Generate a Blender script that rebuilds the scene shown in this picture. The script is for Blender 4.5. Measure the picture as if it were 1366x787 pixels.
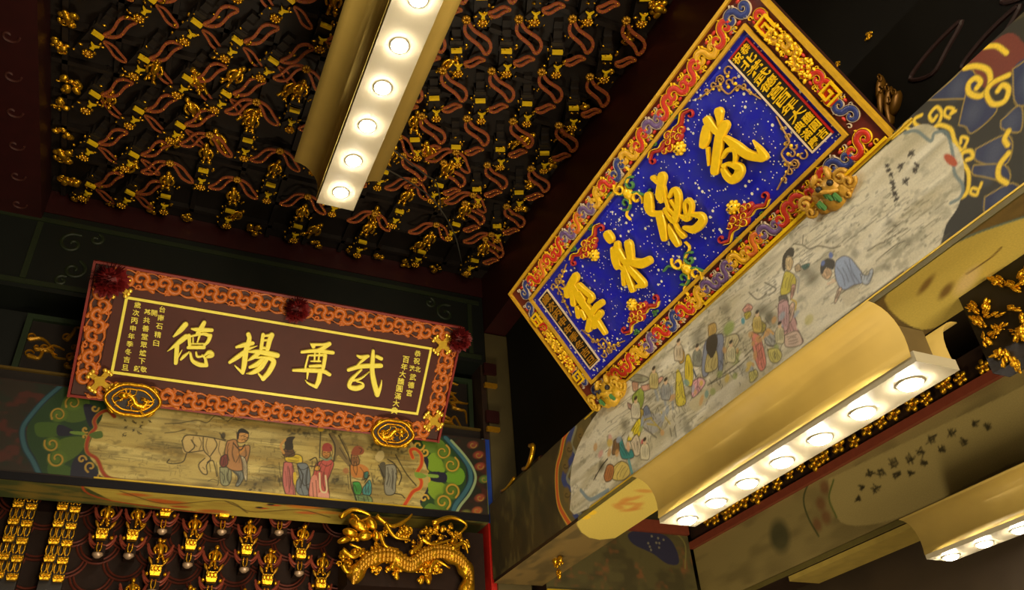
import bpy, math, random
import numpy as np
from mathutils import Matrix, Vector

# ------------------------------------------------------------------ scene, camera, light
scene = bpy.context.scene
for o in list(bpy.data.objects):
    bpy.data.objects.remove(o)
COL = scene.collection
H = 1.6                                   # eye height above the temple floor
YAW, PITCH, ROLL, FPX = 0.46494832, 0.60589221, -0.08009478, 1100.486
PPX, PPY = 683.0, 393.5


def _axes(a, b, c):
    ca, sa, cb, sb = math.cos(a), math.sin(a), math.cos(b), math.sin(b)
    f = Vector((sa * cb, ca * cb, sb))
    r0 = Vector((ca, -sa, 0))
    u0 = r0.cross(f)
    return math.cos(c) * r0 + math.sin(c) * u0, -math.sin(c) * r0 + math.cos(c) * u0, f


CR, CU, CF = _axes(YAW, PITCH, ROLL)
cam_data = bpy.data.cameras.new('camera')
cam_data.sensor_fit = 'HORIZONTAL'
cam_data.sensor_width = 36.0
cam_data.lens = 36.0 * FPX / 1366.0
cam_data.clip_start = 0.02
cam = bpy.data.objects.new('camera', cam_data)
cam.matrix_world = Matrix(((CR.x, CU.x, -CF.x, 0), (CR.y, CU.y, -CF.y, 0), (CR.z, CU.z, -CF.z, H), (0, 0, 0, 1)))
COL.objects.link(cam)
scene.camera = cam

vs = scene.view_settings
vs.view_transform = 'Standard'
vs.look = 'None'
vs.gamma = 1.0
vs.use_curve_mapping = False
vs.exposure = 0.1
scene.cycles.use_denoising = True
scene.cycles.max_bounces = 6
scene.cycles.sample_clamp_indirect = 4.0

world = bpy.data.worlds.new('dim_hall_air')
scene.world = world
world.use_nodes = True
world.node_tree.nodes['Background'].inputs[0].default_value = (1.0, 0.72, 0.38, 1)
world.node_tree.nodes['Background'].inputs[1].default_value = 0.012


def area_light(name, loc, target, sx, sy, power, col=(1, 0.86, 0.6)):
    l = bpy.data.lights.new(name, 'AREA')
    l.shape = 'RECTANGLE'
    l.size, l.size_y, l.energy, l.color = sx, sy, power, col
    o = bpy.data.objects.new(name, l)
    o.location = loc
    o.rotation_euler = (Vector(target) - Vector(loc)).to_track_quat('-Z', 'Y').to_euler()
    COL.objects.link(o)
    return o


# assumed area light added behind the photographer
area_light('assumed_hall_light', (0.7, -0.9, H + 2.3), (1.6, 3.4, H + 2.0), 0.2, 1.6, 45)
area_light('hall_fill_light', (1.3, -2.6, H - 0.5), (1.6, 4.6, H + 2.2), 2.0, 1.8, 190)  # unseen fill light, added to lift surfaces facing forward and down

area_light('low_fill_light', (1.2, 3.4, H - 0.7), (1.2, 4.3, H + 2.5), 1.2, 0.5, 50)  # added from below to brighten soffits and lamp wings, no source seen


# ------------------------------------------------------------------ helpers
def lin(c):
    c = np.asarray(c, float) / 255.0
    return np.where(c <= 0.04045, c / 12.92, ((c + 0.055) / 1.055) ** 2.4)


MATS = {}


def mat(name, rgb, rough=0.5, metal=0.0, var=0.2, scale=25.0, bump=0.0, emit=0.0, spec=0.5, coat=0.0):
    if name in MATS:
        return MATS[name]
    m = bpy.data.materials.new(name)
    m.use_nodes = True
    nt = m.node_tree
    b = nt.nodes['Principled BSDF']
    c = lin(rgb)
    tc = nt.nodes.new('ShaderNodeTexCoord')
    nz = nt.nodes.new('ShaderNodeTexNoise')
    nz.inputs['Scale'].default_value = scale
    nz.inputs['Detail'].default_value = 5
    nt.links.new(tc.outputs['Object'], nz.inputs['Vector'])
    mx = nt.nodes.new('ShaderNodeMix')
    mx.data_type = 'RGBA'
    lo, hi = c * (1 - var), np.minimum(c * (1 + var), 1)
    mx.inputs[6].default_value = (*lo, 1)
    mx.inputs[7].default_value = (*hi, 1)
    nt.links.new(nz.outputs[0], mx.inputs[0])
    nt.links.new(mx.outputs[2], b.inputs['Base Color'])
    b.inputs['Roughness'].default_value = rough
    b.inputs['Metallic'].default_value = metal
    b.inputs['Specular IOR Level'].default_value = spec
    b.inputs['Coat Weight'].default_value = coat
    if bump:
        bp = nt.nodes.new('ShaderNodeBump')
        bp.inputs['Strength'].default_value = bump
        bp.inputs['Distance'].default_value = 0.01
        nt.links.new(nz.outputs[0], bp.inputs['Height'])
        nt.links.new(bp.outputs[0], b.inputs['Normal'])
    if emit:
        b.inputs['Emission Color'].default_value = (*c, 1)
        b.inputs['Emission Strength'].default_value = emit
    MATS[name] = m
    return m


def paint_mat(name, rough=0.55, coat=0.0):
    m = bpy.data.materials.new(name)
    m.use_nodes = True
    nt = m.node_tree
    b = nt.nodes['Principled BSDF']
    at = nt.nodes.new('ShaderNodeAttribute')
    at.attribute_name = 'Col'
    tc = nt.nodes.new('ShaderNodeTexCoord')
    nz = nt.nodes.new('ShaderNodeTexNoise')
    nz.inputs['Scale'].default_value = 140
    nz.inputs['Detail'].default_value = 3
    nt.links.new(tc.outputs['Object'], nz.inputs['Vector'])
    hs = nt.nodes.new('ShaderNodeMapRange')
    hs.inputs[3].default_value = 0.8
    hs.inputs[4].default_value = 1.2
    nt.links.new(nz.outputs[0], hs.inputs[0])
    mx = nt.nodes.new('ShaderNodeMix')
    mx.data_type = 'RGBA'
    mx.blend_type = 'MULTIPLY'
    mx.inputs[0].default_value = 1
    nt.links.new(at.outputs['Color'], mx.inputs[6])
    nt.links.new(hs.outputs[0], mx.inputs[7])
    nt.links.new(mx.outputs[2], b.inputs['Base Color'])
    b.inputs['Roughness'].default_value = rough
    b.inputs['Coat Weight'].default_value = coat
    return m


GOLD = mat('gilded_gold', (222, 165, 30), 0.28, 0.85, 0.25, 60, 0.3)
GOLDP = mat('gold_paint', (244, 196, 22), 0.38, 0.12, 0.15, 60, 0.15)
GOLDLEAF = mat('gold_leaf_lettering', (255, 232, 92), 0.32, 0.08, 0.08, 40)
GOLDOLD = mat('aged_gilding', (190, 135, 25), 0.38, 0.55, 0.35, 50, 0.4)
LACQ = mat('black_lacquer', (26, 17, 10), 0.5, 0, 0.4, 30)
DARKWOOD = mat('dark_brown_wood', (44, 27, 15), 0.5, 0, 0.4, 20, 0.2)
REDLAC = mat('dark_red_lacquer', (46, 8, 6), 0.45, 0, 0.3, 12)
REDBRIGHT = mat('red_lacquer', (170, 28, 18), 0.4, 0, 0.2, 20)
LEAFOR = mat('orange_painted_arm', (150, 74, 38), 0.5, 0, 0.25, 60)
GREENDK = mat('dark_green_paint', (32, 46, 22), 0.5, 0, 0.35, 8)
GREENLINE = mat('olive_green_line', (30, 38, 15), 0.5, 0, 0.3, 20)
CARVED = mat('carved_orange_wood', (196, 104, 34), 0.42, 0.0, 0.35, 45, 0.3)
BOARDBR = mat('brown_lacquer_board', (76, 33, 22), 0.5, 0, 0.18, 10, 0, 0, .3)
WHITEMET = mat('cream_enamel_metal', (176, 164, 136), 0.38, 0.0, 0.05, 30)
GOLDREF = mat('champagne_reflector', (188, 158, 80), 0.6, 0.0, 0.12, 9, 0, 0, .3)
LEDMAT = mat('white_led_lens', (255, 246, 226), 0.3, 0, 0, 10, emit=225)
WIRE = mat('grey_cable', (70, 66, 58), 0.5, 0, 0.1, 20)


def tag(o, label=None, cat=None, group=None, kind=None):
    if label: o['label'] = label
    if cat: o['category'] = cat
    if group: o['group'] = group
    if kind: o['kind'] = kind
    return o


def empty(name, loc=(0, 0, 0), mw=None):
    o = bpy.data.objects.new(name, None)
    o.empty_display_size = 0.05
    COL.objects.link(o)
    if mw is not None:
        o.matrix_world = mw
    else:
        o.location = loc
    return o


def link(name, me, parent=None, loc=None, mat_local=None):
    o = bpy.data.objects.new(name, me)
    COL.objects.link(o)
    if parent is not None:
        o.parent = parent
    if mat_local is not None:
        o.matrix_local = mat_local
    elif loc is not None:
        o.location = loc
    return o


def set_world(o, M):
    o.matrix_basis = (o.parent.matrix_basis.inverted() @ M) if o.parent else M


def catmull(pts, n=6, closed=False):
    pts = [np.asarray(p, float) for p in pts]
    if len(pts) < 3:
        return [pts[0] + (pts[-1] - pts[0]) * t for t in np.linspace(0, 1, 4)] if len(pts) == 2 else pts
    out = []
    N = len(pts)
    rng = range(N if closed else N - 1)
    for i in rng:
        if closed:
            p0, p1, p2, p3 = pts[i - 1], pts[i], pts[(i + 1) % N], pts[(i + 2) % N]
        else:
            p1, p2 = pts[i], pts[i + 1]
            p0 = pts[i - 1] if i > 0 else 2 * p1 - p2
            p3 = pts[i + 2] if i + 2 < N else 2 * p2 - p1
        for k in range(n):
            t = k / n
            out.append(0.5 * ((2 * p1) + (-p0 + p2) * t + (2 * p0 - 5 * p1 + 4 * p2 - p3) * t * t + (-p0 + 3 * p1 - 3 * p2 + p3) * t ** 3))
    if not closed:
        out.append(pts[-1])
    return out


def spiral(cx, cy, r0, r1, a0, a1, n=18):
    return [(cx + (r0 + (r1 - r0) * t) * math.cos(a0 + (a1 - a0) * t), cy + (r0 + (r1 - r0) * t) * math.sin(a0 + (a1 - a0) * t)) for t in np.linspace(0, 1, n)]


class MB:
    def __init__(s):
        s.v, s.f, s.m = [], [], []

    def add(s, vs_, fs, m=0):
        k = len(s.v)
        s.v += [tuple(map(float, p)) for p in vs_]
        s.f += [tuple(i + k for i in f) for f in fs]
        s.m += [m] * len(fs)
        return s

    def box(s, c, d, m=0, rz=0.0, top=1.0, rx=0.0):
        q = []
        for z, k in ((-.5, 1), (.5, top)):
            for x, y in ((-.5, -.5), (.5, -.5), (.5, .5), (-.5, .5)):
                q.append(Vector((x * d[0] * k, y * d[1] * k, z * d[2])))
        R = Matrix.Rotation(rz, 3, 'Z') @ Matrix.Rotation(rx, 3, 'X')
        q = [R @ p + Vector(c) for p in q]
        return s.add(q, [(3, 2, 1, 0), (4, 5, 6, 7), (0, 1, 5, 4), (1, 2, 6, 5), (2, 3, 7, 6), (3, 0, 4, 7)], m)

    def bbox(s, a, b, m=0):
        a, b = np.asarray(a, float), np.asarray(b, float)
        return s.box((a + b) / 2, np.abs(b - a), m)

    def tube(s, pts, r, m=0, sides=6, cap=True, closed=False):
        P = [Vector(tuple(p)[:3]) for p in pts]
        n = len(P)
        rr = r if isinstance(r, (list, tuple, np.ndarray)) else [r] * n
        vs_, up = [], None
        for i in range(n):
            t = (P[(i + 1) % n] - P[i - 1]) if closed else (P[min(i + 1, n - 1)] - P[max(i - 1, 0)])
            if t.length < 1e-9: t = Vector((0, 0, 1))
            t.normalize()
            if up is None:
                up = Vector((0, 0, 1)) if abs(t.z) < .9 else Vector((1, 0, 0))
            a = (up - t * up.dot(t))
            if a.length < 1e-6: a = t.orthogonal()
            a.normalize()
            up = a
            b = t.cross(a)
            for k in range(sides):
                g = 2 * math.pi * k / sides
                vs_.append(P[i] + (a * math.cos(g) + b * math.sin(g)) * rr[i])
        fs = []
        for i in range(n if closed else n - 1):
            j = (i + 1) % n
            for k in range(sides):
                fs.append((i * sides + k, i * sides + (k + 1) % sides, j * sides + (k + 1) % sides, j * sides + k))
        if cap and not closed:
            fs.append(tuple(range(sides))[::-1])
            fs.append(tuple((n - 1) * sides + k for k in range(sides)))
        return s.add(vs_, fs, m)

    def ribbon(s, pts, w, h, m=0, z0=0.0, closed=False, prof='round', cap=True):
        P = np.array([p[:2] for p in pts], float)
        n = len(P)
        W = np.array(w if isinstance(w, (list, tuple, np.ndarray)) else [w] * n, float)
        if cap and not closed:
            d0 = P[0] - P[1]
            d0 /= np.linalg.norm(d0) + 1e-9
            d1 = P[-1] - P[-2]
            d1 /= np.linalg.norm(d1) + 1e-9
            A, B = [], []
            for t in (1.0, .85, .5):
                A.append((P[0] + d0 * t * W[0] / 2, W[0] * math.sqrt(max(0, 1 - t * t)) + 1e-5))
                B.append((P[-1] + d1 * t * W[-1] / 2, W[-1] * math.sqrt(max(0, 1 - t * t)) + 1e-5))
            P = np.vstack([[a[0] for a in A], P, [b[0] for b in B[::-1]]])
            W = np.concatenate([[a[1] for a in A], W, [b[1] for b in B[::-1]]])
            n = len(P)
        if closed:
            T = np.roll(P, -1, 0) - np.roll(P, 1, 0)
        else:
            T = np.gradient(P, axis=0)
        T /= np.linalg.norm(T, axis=1)[:, None] + 1e-9
        Nn = np.stack([-T[:, 1], T[:, 0]], 1)
        if prof == 'round':
            pr = [(-.5, 0), (-.42, .6), (0, 1), (.42, .6), (.5, 0)]
        elif prof == 'letter':
            pr = [(-.5, 0), (-.5, .75), (-.4, 1), (.4, 1), (.5, .75), (.5, 0)]
        else:
            pr = [(-.5, 0), (-.5, 1), (.5, 1), (.5, 0)]
        vs_ = []
        for i in range(n):
            hh = h * min(1.0, .35 + W[i] / (np.max(W) * .6)) if prof == 'letter' else h
            for a, b in pr:
                q = P[i] + Nn[i] * a * W[i]
                vs_.append((q[0], q[1], z0 + b * hh))
        k = len(pr)
        fs = []
        for i in range(n if closed else n - 1):
            j = (i + 1) % n
            for q in range(k - 1):
                fs.append((i * k + q + 1, i * k + q, j * k + q, j * k + q + 1))
        return s.add(vs_, fs, m)

    def prism(s, poly, z0, z1, m=0, inset=0.0):
        n = len(poly)
        c = np.mean(np.array(poly, float), 0)
        top = [(p[0] + (c[0] - p[0]) * inset, p[1] + (c[1] - p[1]) * inset, z1) for p in poly]
        vs_ = [(p[0], p[1], z0) for p in poly] + top
        fs = [tuple(range(n))[::-1], tuple(range(n, 2 * n))] + [(i, (i + 1) % n, n + (i + 1) % n, n + i) for i in range(n)]
        return s.add(vs_, fs, m)

    def lathe(s, prof, seg=12, m=0, c=(0, 0, 0), scal=None):
        vs_, fs = [], []
        for r, z in prof:
            for k in range(seg):
                g = 2 * math.pi * k / seg
                q = scal(g) if scal else 1
                vs_.append((c[0] + r * q * math.cos(g), c[1] + r * q * math.sin(g), c[2] + z))
        for i in range(len(prof) - 1):
            for k in range(seg):
                fs.append((i * seg + k, i * seg + (k + 1) % seg, (i + 1) * seg + (k + 1) % seg, (i + 1) * seg + k))
        fs.append(tuple(range(seg))[::-1])
        fs.append(tuple((len(prof) - 1) * seg + k for k in range(seg)))
        return s.add(vs_, fs, m)

    def ell(s, c, r, m=0, seg=8, ring=5, rot=None):
        R = rot or Matrix.Identity(3)
        vs_, fs = [], []
        for i in range(ring + 1):
            th = math.pi * i / ring
            for k in range(seg):
                g = 2 * math.pi * k / seg
                p = Vector((r[0] * math.sin(th) * math.cos(g), r[1] * math.sin(th) * math.sin(g), r[2] * math.cos(th)))
                vs_.append(R @ p + Vector(c))
        for i in range(ring):
            for k in range(seg):
                fs.append((i * seg + k, (i + 1) * seg + k, (i + 1) * seg + (k + 1) % seg, i * seg + (k + 1) % seg))
        return s.add(vs_, fs, m)

    def mesh(s, name, mats, smooth=False):
        me = bpy.data.meshes.new(name)
        me.from_pydata(s.v, [], s.f)
        for m in (mats if isinstance(mats, (list, tuple)) else [mats]):
            me.materials.append(m)
        me.polygons.foreach_set('material_index', s.m)
        if smooth:
            me.polygons.foreach_set('use_smooth', [True] * len(me.polygons))
        me.update()
        return me

    def build(s, name, mats, parent=None, smooth=False, loc=None, mat_local=None):
        return link(name, s.mesh(name, mats, smooth), parent, loc, mat_local)


def struct(name, mb, m, label=None):
    o = mb.build(name, m)
    return tag(o, label, None, None, 'structure')


# rays of the photograph: used to measure where a mark sits on a real plane of the building
def ray(x, y):
    return CR * ((x - PPX) / FPX) - CU * ((y - PPY) / FPX) + CF


class Plane:
    """a real plane: origin O, unit axes U (to the viewer's right), V (up), N (towards the viewer)"""
    def __init__(s, O, U, V):
        s.O, s.U, s.V = Vector(O), Vector(U).normalized(), Vector(V).normalized()
        s.N = s.U.cross(s.V).normalized()
        s.M = Matrix(((s.U.x, s.V.x, s.N.x, s.O.x), (s.U.y, s.V.y, s.N.y, s.O.y), (s.U.z, s.V.z, s.N.z, s.O.z), (0, 0, 0, 1)))

    def uv(s, x, y):
        d = ray(x, y)
        c = Vector((0, 0, H))
        t = (s.O - c).dot(s.N) / d.dot(s.N)
        p = c + d * t - s.O
        return p.dot(s.U), p.dot(s.V)

    def k(s, x, y):                        # metres per photograph pixel near (x, y)
        a, b, c = s.uv(x, y), s.uv(x + 2, y), s.uv(x, y + 2)
        return math.sqrt(abs((b[0] - a[0]) * (c[1] - a[1]) - (b[1] - a[1]) * (c[0] - a[0]))) / 2


def Z(x0, y0, sc):
    return lambda pts: [(x0 + p[0] * sc, y0 + p[1] * sc) + tuple(q * sc for q in p[2:]) for p in pts]


# ------------------------------------------------------------------ painted surfaces (flat painting on real panels)
class Canvas:
    def __init__(s, pl, u0, u1, v0, v1, res, base):
        s.pl, s.u0, s.u1, s.v0, s.v1 = pl, u0, u1, v0, v1
        s.nu, s.nv = int((u1 - u0) / res) + 1, int((v1 - v0) / res) + 1
        s.du, s.dv = (u1 - u0) / (s.nu - 1), (v1 - v0) / (s.nv - 1)
        s.img = np.ones((s.nv, s.nu, 3)) * lin(base)
        s.rs = np.random.RandomState(5)

    def c(s, p):
        u, v = s.pl.uv(p[0], p[1])
        return ((u - s.u0) / s.du, (v - s.v0) / s.dv)

    def kk(s, p):
        return s.pl.k(p[0], p[1]) / s.du

    def _box(s, x, y, pad):
        x0, x1 = max(0, int(min(x) - pad)), min(s.nu, int(max(x) + pad) + 2)
        y0, y1 = max(0, int(min(y) - pad)), min(s.nv, int(max(y) + pad) + 2)
        return x0, x1, y0, y1

    def _mix(s, b, a, col):
        x0, x1, y0, y1 = b
        s.img[y0:y1, x0:x1] = s.img[y0:y1, x0:x1] * (1 - a[..., None]) + lin(col) * a[..., None]

    def poly(s, pts, col, a=1.0, sm=True, raw=False):
        q = pts if raw else [s.c(p) for p in pts]
        if sm and len(q) > 3:
            q = catmull(q, 4, True)
        q = np.array(q)
        b = s._box(q[:, 0], q[:, 1], 1)
        x0, x1, y0, y1 = b
        if x1 <= x0 or y1 <= y0: return
        acc = 0
        for ox, oy in ((.25, .25), (-.25, .25), (.25, -.25), (-.25, -.25)):
            X, Y = np.meshgrid(np.arange(x0, x1) + ox, np.arange(y0, y1) + oy)
            ins = np.zeros(X.shape, bool)
            for i in range(len(q)):
                ax, ay = q[i]
                bx, by = q[i - 1]
                if ay == by: continue
                ins ^= ((ay > Y) != (by > Y)) & (X < (bx - ax) * (Y - ay) / (by - ay) + ax)
            acc = acc + ins
        s._mix(b, acc / 4.0 * a, col)

    def stroke(s, pts, w, col, a=1.0, sm=True, raw=False):
        q = pts if raw else [s.c(p) for p in pts]
        k = 1 if raw else s.kk(pts[len(pts) // 2])
        if sm and len(q) > 2: q = catmull(q, 5)
        q = np.array(q)
        r = max(w * k / 2, .45)
        b = s._box(q[:, 0], q[:, 1], r + 1.5)
        x0, x1, y0, y1 = b
        if x1 <= x0 or y1 <= y0: return
        X, Y = np.meshgrid(np.arange(x0, x1), np.arange(y0, y1))
        D = np.full(X.shape, 1e9)
        for i in range(len(q) - 1):
            ax, ay = q[i]
            dx, dy = q[i + 1] - q[i]
            L = dx * dx + dy * dy + 1e-9
            t = np.clip(((X - ax) * dx + (Y - ay) * dy) / L, 0, 1)
            D = np.minimum(D, np.hypot(X - ax - t * dx, Y - ay - t * dy))
        s._mix(b, np.clip(r + .5 - D, 0, 1) * a, col)

    def blob(s, x, y, rx, ry, col, a=1.0, ang=0.0, soft=.5):
        cx, cy = s.c((x, y))
        k = s.kk((x, y))
        rx, ry = rx * k, ry * k
        R = max(rx, ry) * 1.4
        b = s._box([cx - R, cx + R], [cy - R, cy + R], 1)
        x0, x1, y0, y1 = b
        if x1 <= x0 or y1 <= y0: return
        X, Y = np.meshgrid(np.arange(x0, x1) - cx, np.arange(y0, y1) - cy)
        ca, sa = math.cos(ang), math.sin(ang)
        d = np.hypot((X * ca + Y * sa) / rx, (-X * sa + Y * ca) / ry)
        s._mix(b, np.clip((1 + soft / 2 - d) / max(soft, .05), 0, 1) * a, col)

    def vnoise(s, cu, cv, seed=0):
        rs = np.random.RandomState(seed)
        gu, gv = max(2, int((s.u1 - s.u0) / cu) + 2), max(2, int((s.v1 - s.v0) / cv) + 2)
        g = rs.rand(gv, gu)
        x, y = np.linspace(0, gu - 1.001, s.nu), np.linspace(0, gv - 1.001, s.nv)
        xi, yi = x.astype(int), y.astype(int)
        fx, fy = x - xi, y - yi
        fx, fy = fx * fx * (3 - 2 * fx), fy * fy * (3 - 2 * fy)
        a = g[yi][:, xi] * (1 - fx) + g[yi][:, xi + 1] * fx
        b = g[yi + 1][:, xi] * (1 - fx) + g[yi + 1][:, xi + 1] * fx
        return a * (1 - fy)[:, None] + b * fy[:, None]

    def wash(s, col, amt, cu, cv, seed, lo=.5, hi=.8, mask=None):
        n = .6 * s.vnoise(cu, cv, seed) + .4 * s.vnoise(cu / 3, cv / 3, seed + 50)
        a = np.clip((n - lo) / (hi - lo), 0, 1) * amt
        if mask is not None: a = a * mask
        s.img = s.img * (1 - a[..., None]) + lin(col) * a[..., None]

    def inside(s, pts):
        keep = s.img
        s.img = np.zeros_like(keep)
        s.poly(pts, (255, 255, 255), sm=False)
        m = s.img[..., 0]
        s.img = keep
        return m

    def build(s, name, parent, m, n_off=0.0):
        us, vs_ = s.u0 + np.arange(s.nu) * s.du, s.v0 + np.arange(s.nv) * s.dv
        Ug, Vg = np.meshgrid(us, vs_)
        co = np.stack([Ug, Vg, np.full_like(Ug, n_off)], -1).reshape(-1, 3)
        i = np.arange((s.nv - 1) * (s.nu - 1))
        r, c = i // (s.nu - 1), i % (s.nu - 1)
        a = r * s.nu + c
        fa = np.stack([a, a + 1, a + s.nu + 1, a + s.nu], 1)
        me = bpy.data.meshes.new(name)
        me.vertices.add(len(co))
        me.vertices.foreach_set('co', co.ravel())
        me.loops.add(fa.size)
        me.loops.foreach_set('vertex_index', fa.ravel().astype(np.int32))
        me.polygons.add(len(fa))
        me.polygons.foreach_set('loop_start', (np.arange(len(fa)) * 4).astype(np.int32))
        me.update(calc_edges=True)
        at = me.color_attributes.new('Col', 'FLOAT_COLOR', 'POINT')
        rgba = np.concatenate([np.clip(s.img, 0, 1), np.ones((s.nv, s.nu, 1))], -1)
        at.data.foreach_set('color', rgba.astype(np.float32).ravel())
        me.materials.append(m)
        o = link(name, me, parent)
        set_world(o, s.pl.M)
        return o


PAINT = paint_mat('temple_painting')
rnd = random.Random(11)

# planes of the place (heights relative to the eye are written z + H)
P_BACK = Plane((0, 5.0, H), (1, 0, 0), (0, 0, 1))
P_RIGHT = Plane((2.2, 0, H), (0, -1, 0), (0, 0, 1))
P_FAR = Plane((3.83, 0, H), (0, -1, 0), (0, 0, 1))
P_SCREEN = Plane((0, 5.31, H), (1, 0, 0), (0, 0, 1))
P_CEIL = Plane((0, 0, H + 3.87), (1, 0, 0), (0, -1, 0))
P_SOFB = Plane((0, 5.0, H + 1.93), (1, 0, 0), (0, -1, 0))
P_SOFR = Plane((2.2, 0, H + 1.52), (0, -1, 0), (-1, 0, 0))
sb = .96
P_PB = Plane((-.278 * sb, 5.0 * sb, H + 2.672 * sb), (1, 0, 0), (0, -.305, .357))      # brown plaque
sr = .97
P_PR = Plane((2.2 * sr, 3.472 * sr, H + 2.2145 * sr), (0, -1, 0), (-.323, 0, .476))    # blue plaque


def px_ceil(x, y):
    return P_CEIL.uv(x, y)

# ------------------------------------------------------------------ the setting
struct('floor', MB().bbox((-6, -6, -.1), (7, 8, 0)), mat('grey_floor_stone', (150, 138, 116), .5, 0, .25, 3), 'grey stone floor of the temple hall')
struct('ceiling', MB().bbox((-1.3, -2.5, H + 3.98), (4.4, 5.7, H + 4.1)), LACQ, 'black lacquered ceiling board behind the gilded brackets')
struct('wall_back', MB().bbox((-3, 5.29, H + 2.4), (2.3, 5.4, H + 4.0)), mat('blackened_green_board', (14, 16, 10), .55, 0, .4, 6), 'blackened green boarding above the painted beam')
struct('wall_back_lower', MB().bbox((-3, 5.47, 0), (2.3, 5.55, H + 2.4)), mat('dark_brown_back_board', (30, 13, 6), .8, 0, .4, 6, 0, 0, .15), 'dark brown boarding behind the bracket screen')
struct('wall_right', MB().bbox((2.42, -2.5, H + 2.05), (2.54, 4.98, H + 4.0)), mat('blackened_right_board', (16, 13, 8), .7, 0, .5, 4, 0, 0, .2), 'blackened boarding above the long painted beam')
struct('wall_far', MB().bbox((4.25, -2.5, 0), (4.4, 5.7, H + 4.0)), mat('dark_far_board', (58, 44, 26), .6, 0, .4, 3), 'dim boarding in the next bay')
struct('wall_far_end', MB().bbox((2.5, 5.3, 0), (4.3, 5.42, H + 4.0)), mat('olive_far_board', (70, 62, 36), .6, 0, .4, 4), 'dim olive boarding beyond the corner post')
struct('trim_1', MB().bbox((-1.5, -2.5, H + 3.72), (-.915, 5.28, H + 3.98)), REDLAC, 'dark red lacquered beam along the left edge of the ceiling')
struct('trim_2', MB().bbox((-.914, 5.0, H + 3.79), (2.24, 5.28, H + 3.978)), REDLAC, 'dark red strip between ceiling brackets and green beam')
struct('trim_3', MB().bbox((2.24, -2.5, H + 3.46), (2.419, 5.28, H + 3.978)), REDLAC, 'dark red lacquered beam along the right edge of the ceiling')

# scroll work on the red edge beam
red_scroll = MB()
for k in range(4):
    red_scroll.ribbon(catmull(spiral(0, 0, .05, .012, 0, 5.0 * (1 if k % 2 else -1), 10), 2), .014, .008, 0, 0)
    break
me_rs = red_scroll.mesh('painted_scroll', mat('dull_red_scroll', (62, 22, 12), .6))
tr1 = bpy.data.objects['trim_1']
for k in range(7):
    o = link('painted_scroll', me_rs, tr1)
    o.matrix_local = Matrix.Translation((-1.05, 3.2 + k * .28, H + 3.72)) @ Matrix.Rotation(math.pi, 4, 'X')

# corner post
post = empty('corner_post', (2.34, 5.12, 0))
MB().bbox((-.10, -.12, 0), (.14, .16, H + 3.45)).build('shaft', mat('olive_brown_post', (84, 72, 40), .5, 0, .3, 6), post)
MB().bbox((-.14, -.10, 0), (-.1005, .10, H + 1.93)).build('red_edge', REDBRIGHT, post)
MB().bbox((-.14, -.10, H + 1.931), (-.1005, .10, H + 2.55)).build('blue_edge', mat('cobalt_edge', (30, 62, 150), .45, 0, .2, 10), post)
MB().bbox((-.16, -.102, H + 1.931), (-.1405, .0, H + 2.55)).build('white_line', mat('pale_blue_line', (150, 170, 170), .5), post)
MB().bbox((-.14, -.10, H + 2.551), (-.1005, .10, H + 3.45)).build('dark_edge', DARKWOOD, post)
for zz, cc in ((2.62, GOLDOLD), (2.72, REDLAC), (2.98, GOLDOLD), (3.12, REDLAC)):
    MB().box((-.08, -.135, H + zz), (.10, .03, .03 if cc is GOLDOLD else .09)).build('carved_block', cc, post)
tag(post, 'olive corner post with blue and red edge where both painted beams meet', 'post')

# upper green beam on the back wall
gb = empty('painted_beam', (0, 5.0, H + 3.17))
MB().bbox((-1.6, .0, 0), (2.235, .28, .615)).build('body', mat('blackish_green_beam', (9, 14, 7), .5, 0, .35, 8), gb)
for a, b in (((-1.2, -.012, .53), (2.2, -.001, .565)), ((-1.2, -.012, .03), (2.2, -.001, .065)), ((-.93, -.012, .07), (-.895, -.001, .525)), ((2.10, -.012, .07), (2.135, -.001, .525))):
    MB().bbox(a, b).build('border_line', GREENLINE, gb)
for sx, x0 in ((1, -.70), (-1, 1.92)):
    for (cx, cz, r, a1) in ((0, .40, .085, 7.5), (.05 * sx, .20, .075, -7.5), (.0, .10, .04, 6), (.13 * sx, .47, .045, -6)):
        mb = MB().ribbon(catmull(spiral(0, 0, r, .012, 1.2, 1.2 + a1, 16), 2), .024, .008)
        o = mb.build('scroll', GREENLINE, gb)
        o.matrix_local = Matrix.Translation((x0 + cx, -.001, cz)) @ Matrix.Rotation(math.pi / 2, 4, 'X')
tag(gb, 'blackish green beam with painted scrolls right under the ceiling', 'beam')

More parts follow.
